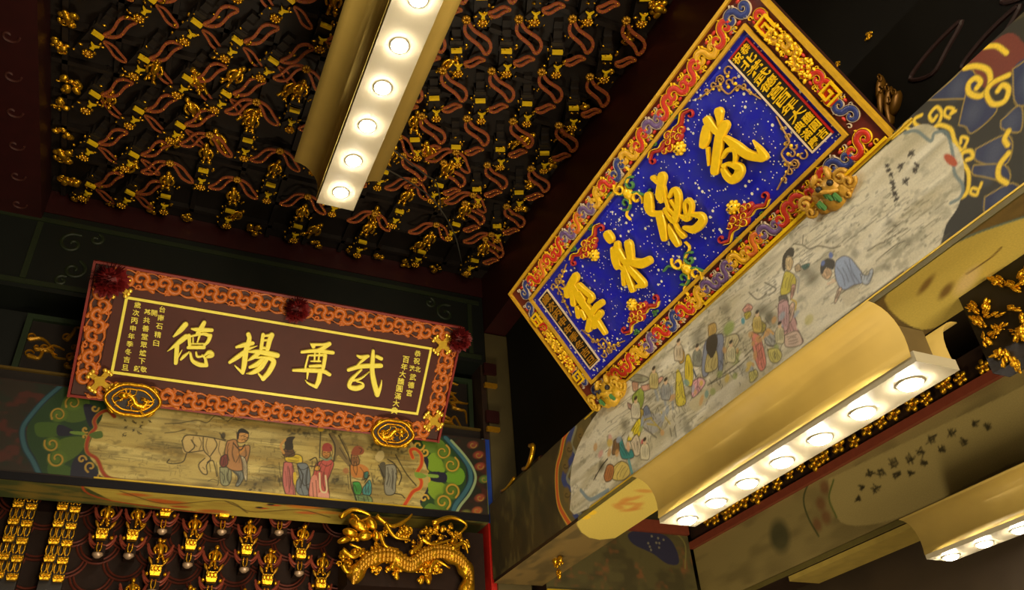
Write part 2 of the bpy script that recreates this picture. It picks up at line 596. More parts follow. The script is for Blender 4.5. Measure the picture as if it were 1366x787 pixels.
# carved panels left and right of the brown plaque
def carved_panel(x0, x1, z0, z1, label, seed):
    p = empty('wood_relief', ((x0 + x1) / 2, 5.2, H + z0))
    w, h = x1 - x0, z1 - z0
    MB().bbox((-w / 2, 0, 0), (w / 2, .08, h)).build('backing', LACQ, p)
    f = .035
    for a, b in (((-w / 2, -.03, 0), (w / 2, -.001, f)), ((-w / 2, -.03, h - f), (w / 2, -.001, h)), ((-w / 2, -.03, f), (-w / 2 + f, -.001, h - f)), ((w / 2 - f, -.03, f), (w / 2, -.001, h - f))):
        MB().bbox(a, b).build('frame_rail', GREENDK, p)
    r = random.Random(seed)
    for k in range(9):
        cx, cz = r.uniform(-w / 2 + .09, w / 2 - .09), r.uniform(.08, h - .1)
        pts = catmull([(0, 0), (.05, r.uniform(-.03, .05)), (.09, r.uniform(-.02, .06)), (.15, r.uniform(-.05, .03))], 4)
        mb = MB().ribbon(pts, list(np.linspace(.03, .008, len(pts))), .02)
        mb.ribbon(catmull(spiral(0, .015, .03, .008, 0, r.choice((-5, 5)), 8), 2), .01, .018)
        o = mb.build('gilded_leaf', GOLDOLD, p)
        o.matrix_local = Matrix.Translation((cx - .06, -.001, cz)) @ Matrix.Rotation(math.pi / 2, 4, 'X') @ Matrix.Rotation(r.uniform(-.7, .7), 4, 'Z')
    tag(p, label, 'panel')
    return p


carved_panel(-.85, -.36, 2.62, 3.10, 'dark carved panel with gilded leaves left of the brown plaque', 3)
carved_panel(1.86, 2.19, 2.62, 3.12, 'dark carved panel in the corner right of the brown plaque', 4)
MB()
led = empty('ledge_board', (0, 5.0, H + 2.545))
MB().bbox((-1.4, .02, 0), (2.17, .285, .06)).build('board', LACQ, led)
MB().bbox((-1.4, .0, .061), (2.17, .03, .075)).build('edge_line', mat('dark_gold_edge', (96, 74, 24), .45, .3), led)
tag(led, 'black ledge between the painted beam and the brown plaque', 'ledge')

# ------------------------------------------------------------------ painting of the back beam
CREAM, INK = (184, 162, 90), (44, 36, 20)
cb = Canvas(P_BACK, -1.3, 2.199, 1.985, 2.53, .0036, (38, 28, 14))
cb.wash((24, 32, 16), .8, .12, .09, 1, .4, .6)
cb.wash((78, 28, 16), .7, .10, .08, 2, .55, .7)


def curl(cv, x, y, r, turns, col, w=2.0, a0=0.0, rr=.25):
    cv.stroke(spiral(x, y, r, r * rr, a0, a0 + turns, 12), w, col)


def end_cartouche(cv, z, lobes, inner, fans, curls, ribbon_pts, greens, dk, k=1.0):
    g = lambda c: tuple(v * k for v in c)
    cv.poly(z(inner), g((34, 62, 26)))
    cv.stroke(z(lobes), 36 * .229, g((18, 48, 58)))
    cv.stroke(z([(p[0], p[1]) for p in lobes]), 5, g((70, 118, 128)), .5)
    for (pts, c) in greens:
        cv.poly(z(pts), g(c))
    for (pts,) in dk:
        cv.poly(z(pts), g((28, 26, 44)))
    for (x, y, r, tn, a0) in fans:
        X, Y = z([(x, y)])[0]
        cv.blob(X, Y, r * .229, r * .229, g((84, 108, 28)), 1, 0, .3)
        curl(cv, X, Y, r * .229, tn, g((178, 138, 44)), 2.2, a0)
        curl(cv, X, Y, r * .229 * .8, tn * .9, g((56, 84, 22)), 1.2, a0 + .3)
    for (x, y, r, tn, a0) in curls:
        X, Y = z([(x, y)])[0]
        curl(cv, X, Y, r * .229, tn, g((186, 148, 52)), 2.4, a0)


# cream field
field = [(118, 600), (135, 560), (160, 546), (330, 549), (520, 578), (558, 602), (572, 640), (560, 668), (545, 681), (330, 660), (155, 641), (130, 622)]
fm = cb.inside([(60, 500), (640, 560), (640, 720), (60, 660)])
# left end darkened and right end brightened in their colours, as light falls there
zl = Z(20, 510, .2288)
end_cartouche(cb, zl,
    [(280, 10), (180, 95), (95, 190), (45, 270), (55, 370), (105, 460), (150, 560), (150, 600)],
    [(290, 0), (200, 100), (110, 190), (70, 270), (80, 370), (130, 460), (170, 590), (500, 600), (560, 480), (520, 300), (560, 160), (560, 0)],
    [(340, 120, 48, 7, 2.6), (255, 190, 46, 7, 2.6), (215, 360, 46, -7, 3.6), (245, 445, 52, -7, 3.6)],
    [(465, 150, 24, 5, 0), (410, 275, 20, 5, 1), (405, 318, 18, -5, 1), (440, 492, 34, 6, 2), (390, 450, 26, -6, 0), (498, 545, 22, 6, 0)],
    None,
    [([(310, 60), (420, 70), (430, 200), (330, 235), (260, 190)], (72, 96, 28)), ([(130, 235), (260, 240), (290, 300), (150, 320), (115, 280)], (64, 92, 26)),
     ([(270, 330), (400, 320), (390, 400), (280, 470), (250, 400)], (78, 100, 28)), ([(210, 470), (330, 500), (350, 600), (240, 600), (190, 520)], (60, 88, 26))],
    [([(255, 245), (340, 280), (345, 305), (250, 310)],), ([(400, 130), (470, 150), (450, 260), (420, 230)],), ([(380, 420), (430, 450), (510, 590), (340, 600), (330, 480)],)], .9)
zr_ = Z(480, 540, .1907)
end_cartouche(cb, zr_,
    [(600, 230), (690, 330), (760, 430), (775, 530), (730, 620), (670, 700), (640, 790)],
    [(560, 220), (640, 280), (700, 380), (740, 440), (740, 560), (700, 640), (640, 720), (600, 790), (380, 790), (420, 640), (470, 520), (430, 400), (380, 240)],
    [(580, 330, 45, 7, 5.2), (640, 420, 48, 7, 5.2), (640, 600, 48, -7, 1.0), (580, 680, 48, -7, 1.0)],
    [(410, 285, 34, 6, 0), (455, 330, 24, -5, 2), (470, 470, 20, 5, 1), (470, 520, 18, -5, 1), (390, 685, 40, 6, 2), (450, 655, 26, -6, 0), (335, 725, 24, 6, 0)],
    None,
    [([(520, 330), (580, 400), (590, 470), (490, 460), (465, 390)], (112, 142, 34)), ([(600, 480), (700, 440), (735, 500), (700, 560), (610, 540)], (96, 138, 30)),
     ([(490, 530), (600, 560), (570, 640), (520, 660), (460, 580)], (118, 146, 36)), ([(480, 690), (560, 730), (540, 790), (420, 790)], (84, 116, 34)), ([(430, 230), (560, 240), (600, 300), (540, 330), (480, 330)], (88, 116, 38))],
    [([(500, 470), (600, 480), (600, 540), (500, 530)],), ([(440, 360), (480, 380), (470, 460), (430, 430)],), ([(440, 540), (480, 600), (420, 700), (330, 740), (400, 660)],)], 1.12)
# right margin of the beam: pale blue outer lobe line, red and green scroll marks
cb.stroke(zr_([(640, 250), (730, 350), (790, 440), (810, 520), (770, 620), (700, 710), (660, 790)]), 3.2, (150, 168, 120))
for (x, y, c) in ((830, 350, (150, 62, 40)), (840, 430, (150, 62, 40)), (840, 650, (150, 66, 40)), (870, 520, (90, 120, 46)), (790, 280, (130, 60, 40)), (820, 740, (168, 84, 40)), (740, 760, (110, 110, 46))):
    X, Y = zr_([(x, y)])[0]
    cb.blob(X, Y, 7, 4.5, c, .9, .4, .6)
    curl(cb, X, Y, 5, 5, (150, 120, 50), 1.2)
cb.stroke(zr_([(885, 280), (905, 790)]), 2.0, (120, 130, 50), 1, False)
# field itself
cb.poly(field, CREAM, 1, True)
fmask = np.zeros((cb.nv, cb.nu))
keep = cb.img.copy()
cb.img[:] = 0
cb.poly(field, (255, 255, 255), 1, True)
fmask = cb.img[..., 0].copy()
cb.img = keep
cb.wash((150, 124, 56), .75, .5, .06, 11, .42, .7, fmask)
cb.wash((216, 196, 122), .6, .4, .05, 12, .5, .75, fmask)
cb.wash((92, 82, 44), .5, .35, .022, 13, .55, .75, fmask)
cb.wash((84, 74, 40), .45, .06, .04, 14, .6, .8, fmask)
for (x, y, rx, ry, a) in ((300, 575, 60, 6, .2), (210, 585, 50, 8, .15), (400, 576, 42, 10, .4), (430, 568, 40, 9, .5), (360, 605, 30, 6, .4), (360, 640, 14, 12, .5), (450, 640, 12, 10, .6), (245, 600, 40, 5, .4), (480, 590, 20, 8, .4), (515, 600, 14, 12, .5), (545, 620, 12, 16, .3), (340, 645, 18, 8, .6), (505, 650, 14, 8, .5), (275, 648, 12, 5, .6)):
    cb.blob(x, y, rx, ry, (66, 58, 34), a, 0, 1.4)
# mountains, trees, grass tufts in fine ink
def grass(cv, x0, x1, y0, y1, n, col=INK, a=.55):
    for _ in range(n):
        x, y = rnd.uniform(x0, x1), rnd.uniform(y0, y1)
        k = rnd.random()
        if k < .45:
            cv.stroke([(x, y), (x + rnd.uniform(-1.5, 1.5), y - rnd.uniform(2, 5))], .7, col, a)
        else:
            w = rnd.uniform(3, 9)
            cv.stroke([(x - w, y + rnd.uniform(-1, 1)), (x, y - rnd.uniform(0, 2)), (x + w, y + rnd.uniform(-1, 1.5))], .7, col, a * .8)


grass(cb, 130, 245, 585, 640, 70)
grass(cb, 320, 380, 590, 655, 70)
grass(cb, 430, 560, 590, 672, 110)
grass(cb, 250, 360, 552, 580, 40)
grass(cb, 380, 480, 565, 590, 50)
# mountains
zf = Z(220, 550, .1524)
for pts in ([(0, 100), (120, 95), (280, 70), (370, 90), (440, 30), (520, 60)], [(550, 80), (600, 40), (650, 70), (740, 30)], [(0, 180), (100, 170), (180, 150)], [(600, 60), (700, 80)]):
    cb.stroke(zf(pts), 1.3, INK, .8)
# horse
cb.poly(zf([(160, 250), (200, 205), (330, 215), (430, 230), (520, 250), (510, 350), (470, 420), (400, 410), (340, 370), (230, 350), (160, 350)]), (196, 168, 104), .8)
cb.poly(zf([(350, 390), (300, 460), (320, 530), (370, 530), (360, 470), (410, 420)]), (196, 168, 104), .8)
for pts in ([(150, 250), (190, 200), (330, 210), (430, 225), (530, 250)], [(150, 250), (170, 330), (210, 350), (330, 335)], [(335, 220), (340, 330), (400, 400), (370, 440)], [(430, 225), (455, 290), (400, 380)], [(350, 400), (295, 460), (325, 530), (370, 540), (365, 460), (415, 420), (440, 480), (455, 560)], [(190, 360), (160, 430), (80, 450), (20, 440), (40, 410)], [(230, 240), (260, 300), (210, 350)], [(480, 180), (510, 230), (530, 240)]):
    cb.stroke(zf(pts), 1.5, INK, .95)
cb.blob(*zf([(510, 205)])[0], 3, 5, INK, .9)
# groom
def folds(cv, q, n=4, w=.9):
    """ink drapery lines inside a painted garment"""
    A = np.array([p[:2] for p in q])
    c = A.mean(0)
    _, _, vt = np.linalg.svd(A - c)
    L = np.abs((A - c) @ vt[0]).max()
    S = np.abs((A - c) @ vt[1]).max()
    if L < 4: return
    for i in range(n):
        o = (i + .5) / n * 2 - 1
        b = c + vt[1] * S * o * .7
        l = L * rnd.uniform(.35, .75)
        k = rnd.uniform(-.25, .25) * L
        cv.stroke([tuple(b - vt[0] * l + k * .3 * vt[0]), tuple(b + vt[1] * rnd.uniform(-.2, .2) * S), tuple(b + vt[0] * l)], w, INK, .6)
    cv.blob(c[0] + S * .3, c[1] + S * .2, S * .6, S * .6, INK, .16, 0, 1.4)


def F_(z, pts, c, a=1):
    cb.poly(z(pts), c, a)
    folds(cb, z(pts))
    cb.stroke(z(pts + [pts[0]]), 1.3, INK, .9)


F_(zf, [(480, 480), (570, 490), (580, 580), (550, 640), (490, 620)], (142, 142, 104))
F_(zf, [(590, 510), (660, 500), (690, 570), (650, 640), (620, 640), (640, 570)], (120, 124, 112))
F_(zf, [(545, 250), (620, 240), (650, 300), (740, 290), (730, 400), (690, 500), (600, 510), (530, 460), (525, 340)], (172, 122, 70))
F_(zf, [(490, 390), (540, 370), (550, 450), (510, 480), (480, 450)], (124, 58, 50))
F_(zf, [(660, 380), (700, 400), (720, 480), (715, 600), (690, 560), (680, 450)], (196, 180, 140))
F_(zf, [(630, 180), (720, 180), (730, 220), (700, 260), (640, 260)], (204, 150, 80))
cb.poly(zf([(630, 230), (640, 160), (680, 140), (730, 170), (730, 190), (660, 175), (645, 230)]), (36, 30, 20))
cb.stroke(zf([(640, 320), (700, 310), (640, 370)]), 2.5, (190, 130, 60))
cb.stroke(zf([(600, 270), (660, 330), (700, 280)]), 1.6, INK)
# official in rose robe with attendant
z2 = Z(350, 555, .1588)
F_(z2, [(180, 390), (240, 380), (265, 460), (265, 560), (275, 670), (200, 660), (170, 540)], (186, 104, 96))
F_(z2, [(180, 330), (270, 320), (330, 340), (330, 400), (260, 390), (200, 380)], (210, 180, 40))
F_(z2, [(200, 260), (250, 270), (270, 330), (190, 340), (170, 300)], (96, 66, 40))
cb.poly(z2([(190, 270), (190, 210), (220, 175), (275, 175), (255, 210), (260, 270), (220, 285)]), (46, 38, 26))
cb.stroke(z2([(190, 200), (155, 250), (180, 310)]), 3, (190, 140, 70))
F_(z2, [(290, 400), (370, 400), (400, 480), (400, 640), (350, 670), (290, 640), (285, 560), (310, 500)], (112, 118, 120))
cb.stroke(z2([(300, 420), (340, 500), (320, 600)]), 1.4, INK)
cb.stroke(z2([(380, 430), (370, 560), (390, 640)]), 1.4, INK)
cb.poly(z2([(260, 480), (285, 480), (280, 570), (265, 565)]), (200, 170, 40))
# red robed figure with banner
F_(z2, [(480, 380), (560, 360), (600, 400), (570, 490), (550, 560), (555, 700), (400, 690), (400, 560), (430, 480), (440, 420)], (184, 84, 72))
cb.poly(z2([(410, 520), (460, 510), (470, 690), (400, 680)]), (206, 132, 110))
cb.poly(z2([(480, 640), (550, 640), (555, 700), (470, 695)]), (214, 150, 130))
F_(z2, [(505, 290), (560, 290), (570, 330), (540, 355), (505, 335)], (206, 142, 70))
cb.poly(z2([(505, 290), (510, 240), (550, 225), (585, 250), (580, 295)]), (150, 60, 50))
cb.stroke(z2([(490, 350), (540, 370), (580, 350)]), 2.4, (110, 130, 104))
cb.stroke(z2([(490, 110), (480, 350)]), 1.6, (60, 52, 34))
cb.blob(*z2([(490, 105)])[0], 4.2, 4.2, (206, 168, 44), 1, 0, .2)
cb.stroke(z2([(480, 480), (490, 620), (540, 630), (530, 500)]), 2, (210, 196, 150))
cb.stroke(z2([(400, 370), (450, 350), (460, 420), (400, 420)]), 1.6, INK)
F_(z2, [(440, 420), (480, 420), (480, 455), (440, 455)], (206, 150, 60))
# tree trunk
cb.poly(z2([(560, 150), (600, 150), (660, 250), (760, 420), (740, 440), (640, 330), (610, 380), (600, 260)]), (118, 100, 60))
for pts in ([(560, 150), (610, 250), (600, 380)], [(640, 160), (700, 280), (750, 400)]):
    cb.stroke(z2(pts), 1.6, INK)
# bearded warrior in green and turquoise
z3 = Z(450, 570, .1524)
cb.poly(z3([(120, 330), (200, 320), (270, 360), (270, 430), (200, 440), (130, 430)]), (190, 122, 54))
F_(z3, [(135, 480), (190, 480), (215, 540), (200, 590), (160, 590), (140, 550)], (70, 164, 66))
F_(z3, [(225, 530), (280, 460), (300, 520), (290, 590), (240, 595), (220, 570)], (84, 164, 160))
F_(z3, [(235, 395), (270, 390), (265, 440), (235, 445)], (70, 140, 124))
F_(z3, [(150, 590), (280, 600), (300, 660), (180, 660)], (132, 160, 100))
F_(z3, [(120, 240), (180, 250), (190, 320), (130, 330)], (150, 104, 60))
cb.poly(z3([(120, 230), (150, 170), (200, 165), (235, 200), (220, 235), (160, 245)]), (140, 74, 44))
cb.stroke(z3([(110, 330), (120, 500), (170, 640)]), 1.6, INK)
cb.stroke(z3([(240, 480), (280, 420)]), 1.4, INK)
cb.blob(*z3([(75, 380)])[0], 4, 4, (160, 100, 60), .9)
# grey horse at the right
F_(z3, [(420, 330), (500, 330), (520, 400), (510, 500), (500, 580), (430, 590), (410, 520), (420, 420)], (142, 138, 118))
cb.poly(z3([(370, 320), (420, 310), (415, 440), (380, 410)]), (84, 78, 60))
cb.stroke(z3([(440, 280), (500, 320), (560, 420), (540, 500)]), 1.6, INK)
cb.stroke(z3([(510, 240), (600, 400), (690, 510)]), 1.5, INK)
cb.stroke(z3([(360, 330), (400, 420), (400, 500)]), 1.4, INK)
cb.stroke(z3([(500, 580), (560, 590), (590, 620)]), 1.4, INK)
cb.poly(z3([(360, 210), (400, 210), (410, 260), (370, 300), (330, 270)]), (200, 180, 120), .8)
# more line work: faces, beards, belts, foliage
for z, L_ in ((zf, [[(690, 215), (705, 212)], [(715, 222), (726, 220)], [(700, 245), (712, 246)], [(560, 270), (545, 330), (560, 420)], [(600, 260), (590, 350), (610, 430)], [(640, 300), (650, 380), (620, 440)], [(700, 300), (715, 370), (690, 400)], [(490, 520), (520, 560), (510, 620)], [(560, 500), (545, 560), (560, 620)], [(610, 520), (650, 560), (640, 620)], [(250, 215), (245, 260), (280, 300)], [(300, 220), (320, 270), (300, 330)], [(370, 230), (360, 300), (380, 360)], [(480, 250), (470, 330), (490, 380)], [(330, 480), (350, 500)], [(390, 440), (400, 520)], [(450, 440), (470, 600), (460, 640)], [(380, 600), (420, 585), (470, 605)]]),
              (z2, [[(205, 250), (215, 300)], [(225, 180), (245, 210), (230, 260)], [(160, 340), (190, 350), (280, 300)], [(140, 390), (150, 480), (170, 560), (190, 650)], [(130, 500), (150, 590)], [(215, 420), (235, 520), (225, 640)], [(250, 420), (255, 560), (262, 660)], [(300, 440), (345, 450), (385, 430)], [(310, 510), (350, 580), (395, 570)], [(325, 600), (345, 660)], [(420, 380), (415, 440)], [(450, 390), (445, 430)], [(500, 400), (540, 420), (580, 400)], [(520, 470), (510, 560), (530, 620)], [(420, 560), (430, 680)], [(450, 540), (460, 680)], [(515, 305), (530, 305)], [(545, 305), (558, 306)], [(525, 335), (545, 337)], [(570, 260), (590, 300), (580, 340)], [(500, 380), (470, 440), (500, 470)]]),
              (z3, [[(140, 265), (150, 268)], [(165, 262), (175, 264)], [(150, 300), (140, 360), (160, 410)], [(165, 300), (175, 370), (165, 420)], [(190, 180), (215, 195), (200, 225)], [(200, 350), (230, 400), (215, 470)], [(130, 440), (200, 460), (260, 450)], [(150, 500), (170, 560)], [(250, 500), (245, 570)], [(280, 490), (270, 570)], [(180, 600), (190, 650)], [(230, 610), (240, 655)], [(260, 600), (275, 650)], [(300, 400), (310, 480), (330, 500)], [(440, 350), (450, 430), (430, 500)], [(480, 360), (490, 440), (480, 540)], [(510, 400), (530, 460)], [(90, 420), (100, 540)], [(40, 100), (90, 200), (110, 300)], [(20, 180), (80, 280)]])):
    for pts in L_:
        cb.stroke(z(pts), 1.0, INK, .85)
for (x, y, n) in ((445, 575, 16), (400, 575, 14), (360, 640, 8), (448, 642, 8), (500, 640, 10), (500, 595, 12), (340, 650, 10), (540, 600, 8)):
    for _ in range(n):
        cb.blob(x + rnd.uniform(-16, 16), y + rnd.uniform(-5, 5), rnd.uniform(1.2, 3), rnd.uniform(1, 2), (56, 50, 30), .6, rnd.uniform(0, 3), .8)
# signature
for (x, y) in ((179, 563), (178, 574), (167, 561), (168, 570), (190, 563), (188, 569), (200, 562), (186, 577), (166, 580)):
    for q in range(3):
        dx, dy = rnd.uniform(-3, 3), rnd.uniform(-2.5, 2.5)
        cb.stroke([(x - dx, y - dy), (x + dx * .4, y + rnd.uniform(-2, 2)), (x + dx, y + dy)], .9, INK, .9)
# red ribbon edging of the field
for pts in (zl([(580, 200), (540, 165), (490, 185), (462, 225), (470, 265), (440, 300), (418, 360), (425, 410), (470, 440), (490, 470), (510, 520), (545, 555), (620, 572), (760, 590)]),
            zr_([(80, 700), (180, 715), (280, 735), (320, 690), (370, 610), (420, 580), (430, 530), (400, 480), (430, 420), (430, 350), (390, 310), (355, 320), (370, 370)])):
    k = .75 if pts[0][0] < 300 else 1.0  # left edging darkened the same way, shade put into its colour
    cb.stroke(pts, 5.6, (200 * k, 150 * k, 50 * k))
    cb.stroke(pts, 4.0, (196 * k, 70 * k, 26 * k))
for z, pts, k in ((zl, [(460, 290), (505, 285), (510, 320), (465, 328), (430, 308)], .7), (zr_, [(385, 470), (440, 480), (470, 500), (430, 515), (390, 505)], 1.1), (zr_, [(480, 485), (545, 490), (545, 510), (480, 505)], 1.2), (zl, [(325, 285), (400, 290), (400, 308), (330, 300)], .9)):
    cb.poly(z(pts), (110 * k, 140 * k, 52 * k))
# ----- the beam that carries it
bb = empty('painted_beam', (0, 5.0, H + 1.93))
MB().bbox((-1.6, .003, 0.004), (2.199, .27, .61)).build('body', DARKWOOD, bb)
cb.build('picture_panel', bb, PAINT, .0)
GOLDLINE = mat('bright_gold_line', (206, 170, 40), .4, .2, .1)
MB().bbox((-.25, -.006, .052), (1.72, .002, .061)).build('gold_line', GOLDLINE, bb)
MB().bbox((-.02, -.006, .585), (1.72, .002, .593)).build('gold_line', GOLDLINE, bb)
MB().bbox((-1.5, -.005, .0), (2.199, .002, .046)).build('dark_fillet', mat('blue_black_fillet', (20, 17, 20), .6, 0, .2, 20, 0, 0, .2), bb)
cs = Canvas(P_SOFB, -1.3, 2.199, -.27, 0.0, .006, (70, 78, 40))
yel = [(110, 648), (150, 641), (330, 668), (495, 688), (590, 694), (560, 708), (330, 691), (150, 668)]
cs.poly(yel, (196, 172, 74), 1, False)
cs.wash((150, 122, 50), .5, .2, .06, 21, .45, .7)
for (x, y, r, c) in ((225, 670, 14, (190, 80, 30)), (210, 667, 9, (200, 96, 40)), (240, 676, 8, (180, 70, 30)), (285, 682, 12, (190, 90, 40)), (300, 672, 8, (170, 140, 60)), (350, 678, 5, (190, 50, 30)), (366, 674, 6, (200, 60, 30)), (405, 676, 14, (206, 120, 40)), (410, 684, 9, (200, 96, 50)), (440, 684, 10, (204, 130, 50)), (180, 660, 12, (196, 90, 40)), (500, 692, 12, (200, 90, 40))):
    cs.blob(x, y, r, r * .32, c, .85, .1, .7)
cs.blob(346, 677, 3, 2, (30, 44, 40), 1)
cs.blob(361, 673, 3, 2, (30, 44, 40), 1)
for pts in ([(160, 655), (220, 672), (300, 668), (330, 684)], [(300, 668), (318, 676), (340, 683), (400, 680), (440, 690)]):
    cs.stroke(pts, 1.6, (96, 78, 40), .9)
cs.stroke([(150, 641), (110, 648), (150, 668), (330, 691), (480, 703)], 1.8, (186, 70, 34))
cs.build('soffit_panel', bb, PAINT, 0.0)
tag(bb, 'painted beam with horse and robed figures under the brown plaque', 'beam')

# ------------------------------------------------------------------ the long painted beam on the right
cr = Canvas(P_RIGHT, -4.985, -.25, 1.54, 2.045, .0042, (60, 50, 26))
cr.wash((48, 40, 22), .7, .14, .2, 31, .45, .6)
cr.wash((96, 84, 44), .6, .08, .2, 32, .55, .75)
rf = [(762, 655), (766, 610), (790, 560), (830, 515), (900, 448), (1000, 357), (1100, 268), (1180, 197), (1212, 173), (1238, 166), (1262, 182), (1282, 205), (1286, 240), (1278, 275), (1262, 300), (1250, 332), (1205, 362), (1160, 394), (788, 677)]
# left end: orange, blue and olive lobed edging
zE = Z(740, 540, .2033)
cr.poly(zE([(60, 180), (150, 80), (230, 20), (240, 640), (100, 820), (20, 640), (0, 440)]), (96, 84, 48))
for pts in (zE([(120, 150), (90, 260), (120, 340), (60, 480), (130, 560), (110, 660), (180, 760)]),):
    cr.stroke(pts, 10, (52, 66, 120))
    cr.stroke([(p[0] + 4, p[1]) for p in pts], 4, (140, 140, 110), .8)
for (x, y) in ((95, 290), (70, 400), (80, 590), (170, 620), (110, 670), (170, 200)):
    X, Y = zE([(x, y)])[0]
    cr.blob(X, Y, 6, 8, (112, 92, 46), .95, .3, .4)
    curl(cr, X, Y, 4.5, 5, (76, 60, 30), 1.2)
ob = zE([(95, 150), (60, 220), (40, 320), (15, 420), (15, 560), (30, 660), (70, 740), (130, 830)])
cr.stroke(ob, 6.5, (208, 170, 60))
cr.stroke(ob, 4.4, (190, 84, 34))
cr.blob(*zE([(172, 410)])[0], 2.2, 9, (190, 80, 30), 1, 0, .3)
# dim flower motifs between the corner post and the lobes
for (x, y) in ((700, 660), (715, 640), (690, 690), (725, 690), (700, 720), (735, 660)):
    cr.blob(x, y, 6, 14, (38, 34, 20), .6, .2, .9)
# right end: navy fans with raised gold scrolls
zD = Z(1180, 60, .2669)
cr.poly(zD([(-40, 520), (220, 270), (560, -60), (800, -200), (1400, -600), (1400, 900), (600, 900), (240, 1000), (300, 780)]), (36, 32, 14))
cr.poly(zD([(400, 110), (520, 0), (640, -60), (720, 60), (620, 150), (520, 220), (420, 150)]), (112, 44, 22))
for pts in ([(215, 275), (330, 180), (410, 110), (470, 180), (420, 260), (340, 270)], [(370, 400), (400, 270), (420, 230), (520, 260), (560, 330), (440, 440), (405, 410)], [(455, 520), (600, 450), (640, 500), (600, 600), (460, 580)],
            [(445, 600), (600, 600), (620, 680), (500, 660), (440, 645)], [(580, 380), (680, 300), (680, 430), (590, 420)], [(500, 760), (640, 690), (700, 780), (560, 860), (500, 840)], [(640, 120), (760, 60), (800, 240), (660, 300)]):
    cr.poly(zD(pts), (34, 42, 78))
    q = np.mean(np.array(zD(pts)), 0)
    cr.blob(q[0], q[1], 14, 10, (84, 92, 110), .4, .7, 1.2)
    cr.stroke(zD(pts + [pts[0]]), 1.3, (170, 142, 46))
Gc = (240, 204, 44)
for pts, w in (([(400, 115), (460, 105), (520, 130), (525, 200), (480, 255), (425, 240), (420, 195), (455, 165), (480, 185), (460, 215)], 6.5),
               ([(620, 150), (540, 190), (510, 240), (540, 295), (600, 280), (620, 220), (590, 200), (565, 230)], 6.5),
               ([(500, 10), (560, 5), (610, 40)], 6), ([(620, 430), (600, 470), (615, 500)], 6.5), ([(620, 540), (575, 600), (570, 660), (610, 690)], 6.5),
               ([(40, 465), (90, 425), (130, 390)], 3.2), ([(130, 425), (95, 405), (120, 380), (135, 385)], 3), ([(185, 350), (150, 370), (160, 400), (230, 420), (270, 390), (285, 340), (260, 310), (225, 350), (240, 380), (260, 355)], 4.2),
               ([(355, 330), (330, 345), (345, 320), (310, 315), (300, 350), (325, 365)], 3.6), ([(250, 460), (240, 430), (270, 400), (330, 420), (350, 480), (380, 525), (400, 520)], 5),
               ([(400, 510), (415, 470), (385, 460), (380, 490)], 3.8), ([(410, 575), (440, 560), (430, 530), (390, 540), (385, 580), (420, 640), (410, 740), (350, 770), (340, 745), (370, 745)], 5),
               ([(485, 690), (470, 720), (440, 715), (430, 740), (460, 750), (470, 720)], 3.6), ([(360, 790), (300, 830), (260, 880)], 4)):
    cr.stroke(zD(pts), w * 1.3, (140, 106, 20))
    cr.stroke(zD(pts), w, Gc)
# field
CR_ = (212, 204, 178)
cr.poly(rf, CR_, 1, True)
keep = cr.img.copy()
cr.img[:] = 0
cr.poly(rf, (255, 255, 255), 1, True)
rm = cr.img[..., 0].copy()
cr.img = keep
cr.wash((178, 166, 128), .6, .35, .1, 41, .45, .7, rm)
cr.wash((232, 226, 206), .6, .3, .06, 42, .5, .75, rm)
cr.wash((128, 122, 94), .45, .3, .05, 43, .55, .8, rm)
cr.wash((110, 106, 80), .4, .05, .03, 44, .6, .8, rm)
cr.stroke(zD([(100, 440), (160, 430), (230, 480), (250, 440), (310, 440), (340, 540), (350, 640), (390, 700), (380, 760), (330, 790)]), 4.5, (104, 122, 124), .9)
cr.blob(*zD([(330, 575)])[0], 5, 13, (176, 76, 34), 1, .3, .3)
for pts in (zE([(170, 560), (230, 620), (300, 590), (350, 560)]),):
    cr.stroke(pts, 4, (120, 140, 150), .9)
# rocks, waves and trees in ink
zA, zB, zC = Z(1020, 310, .1907), Z(900, 390, .1907), Z(780, 480, .2032)
for z, pts in ((zA, [(200, 80), (270, 90), (310, 115), (380, 95), (470, 110), (530, 95)]), (zA, [(270, 20), (265, 80)]), (zA, [(0, 350), (60, 380), (80, 400), (30, 440)]), (zA, [(720, 130), (800, 80), (839, 70)]), (zB, [(520, 0), (580, 50), (640, 10)]), (zB, [(250, 640), (420, 540), (520, 450)]), (zB, [(230, 650), (430, 500), (540, 400)]),
               (zA, [(839, 60), (930, 10), (1000, -30)]), (zA, [(780, 200), (900, 100), (980, 60)])):
    cr.stroke(z(pts), 1.5, (88, 80, 56), .9)
for z, x, y, rx, ry, a in ((zA, 330, 310, 16, 16, .5), (zA, 280, 270, 10, 8, .5), (zA, 640, 140, 10, 7, .5), (zA, 480, 50, 14, 7, .35), (zA, 40, 600, 14, 10, .45), (zA, 600, 10, 16, 6, .4), (zB, 620, 130, 18, 12, .5), (zB, 680, 190, 12, 9, .5), (zB, 180, 330, 16, 20, .4), (zB, 340, 130, 14, 10, .4), (zB, 500, 520, 16, 12, .35), (zC, 620, 430, 26, 10, .4), (zC, 520, 480, 22, 10, .3), (zC, 270, 440, 8, 10, .6), (zC, 120, 700, 8, 10, .6), (zA, 850, 250, 10, 6, .4), (zA, 900, -60, 16, 7, .4), (zA, 1000, 60, 20, 7, .3), (zA, 200, 20, 18, 7, .35)):
    for q in range(5):
        X, Y = z([(x, y)])[0]
        cr.blob(X + rnd.uniform(-.5, .5) * rx, Y + rnd.uniform(-.5, .5) * ry, rx * .5, ry * .45, (86, 82, 60), a * .6, rnd.uniform(0, 3), 1.3)
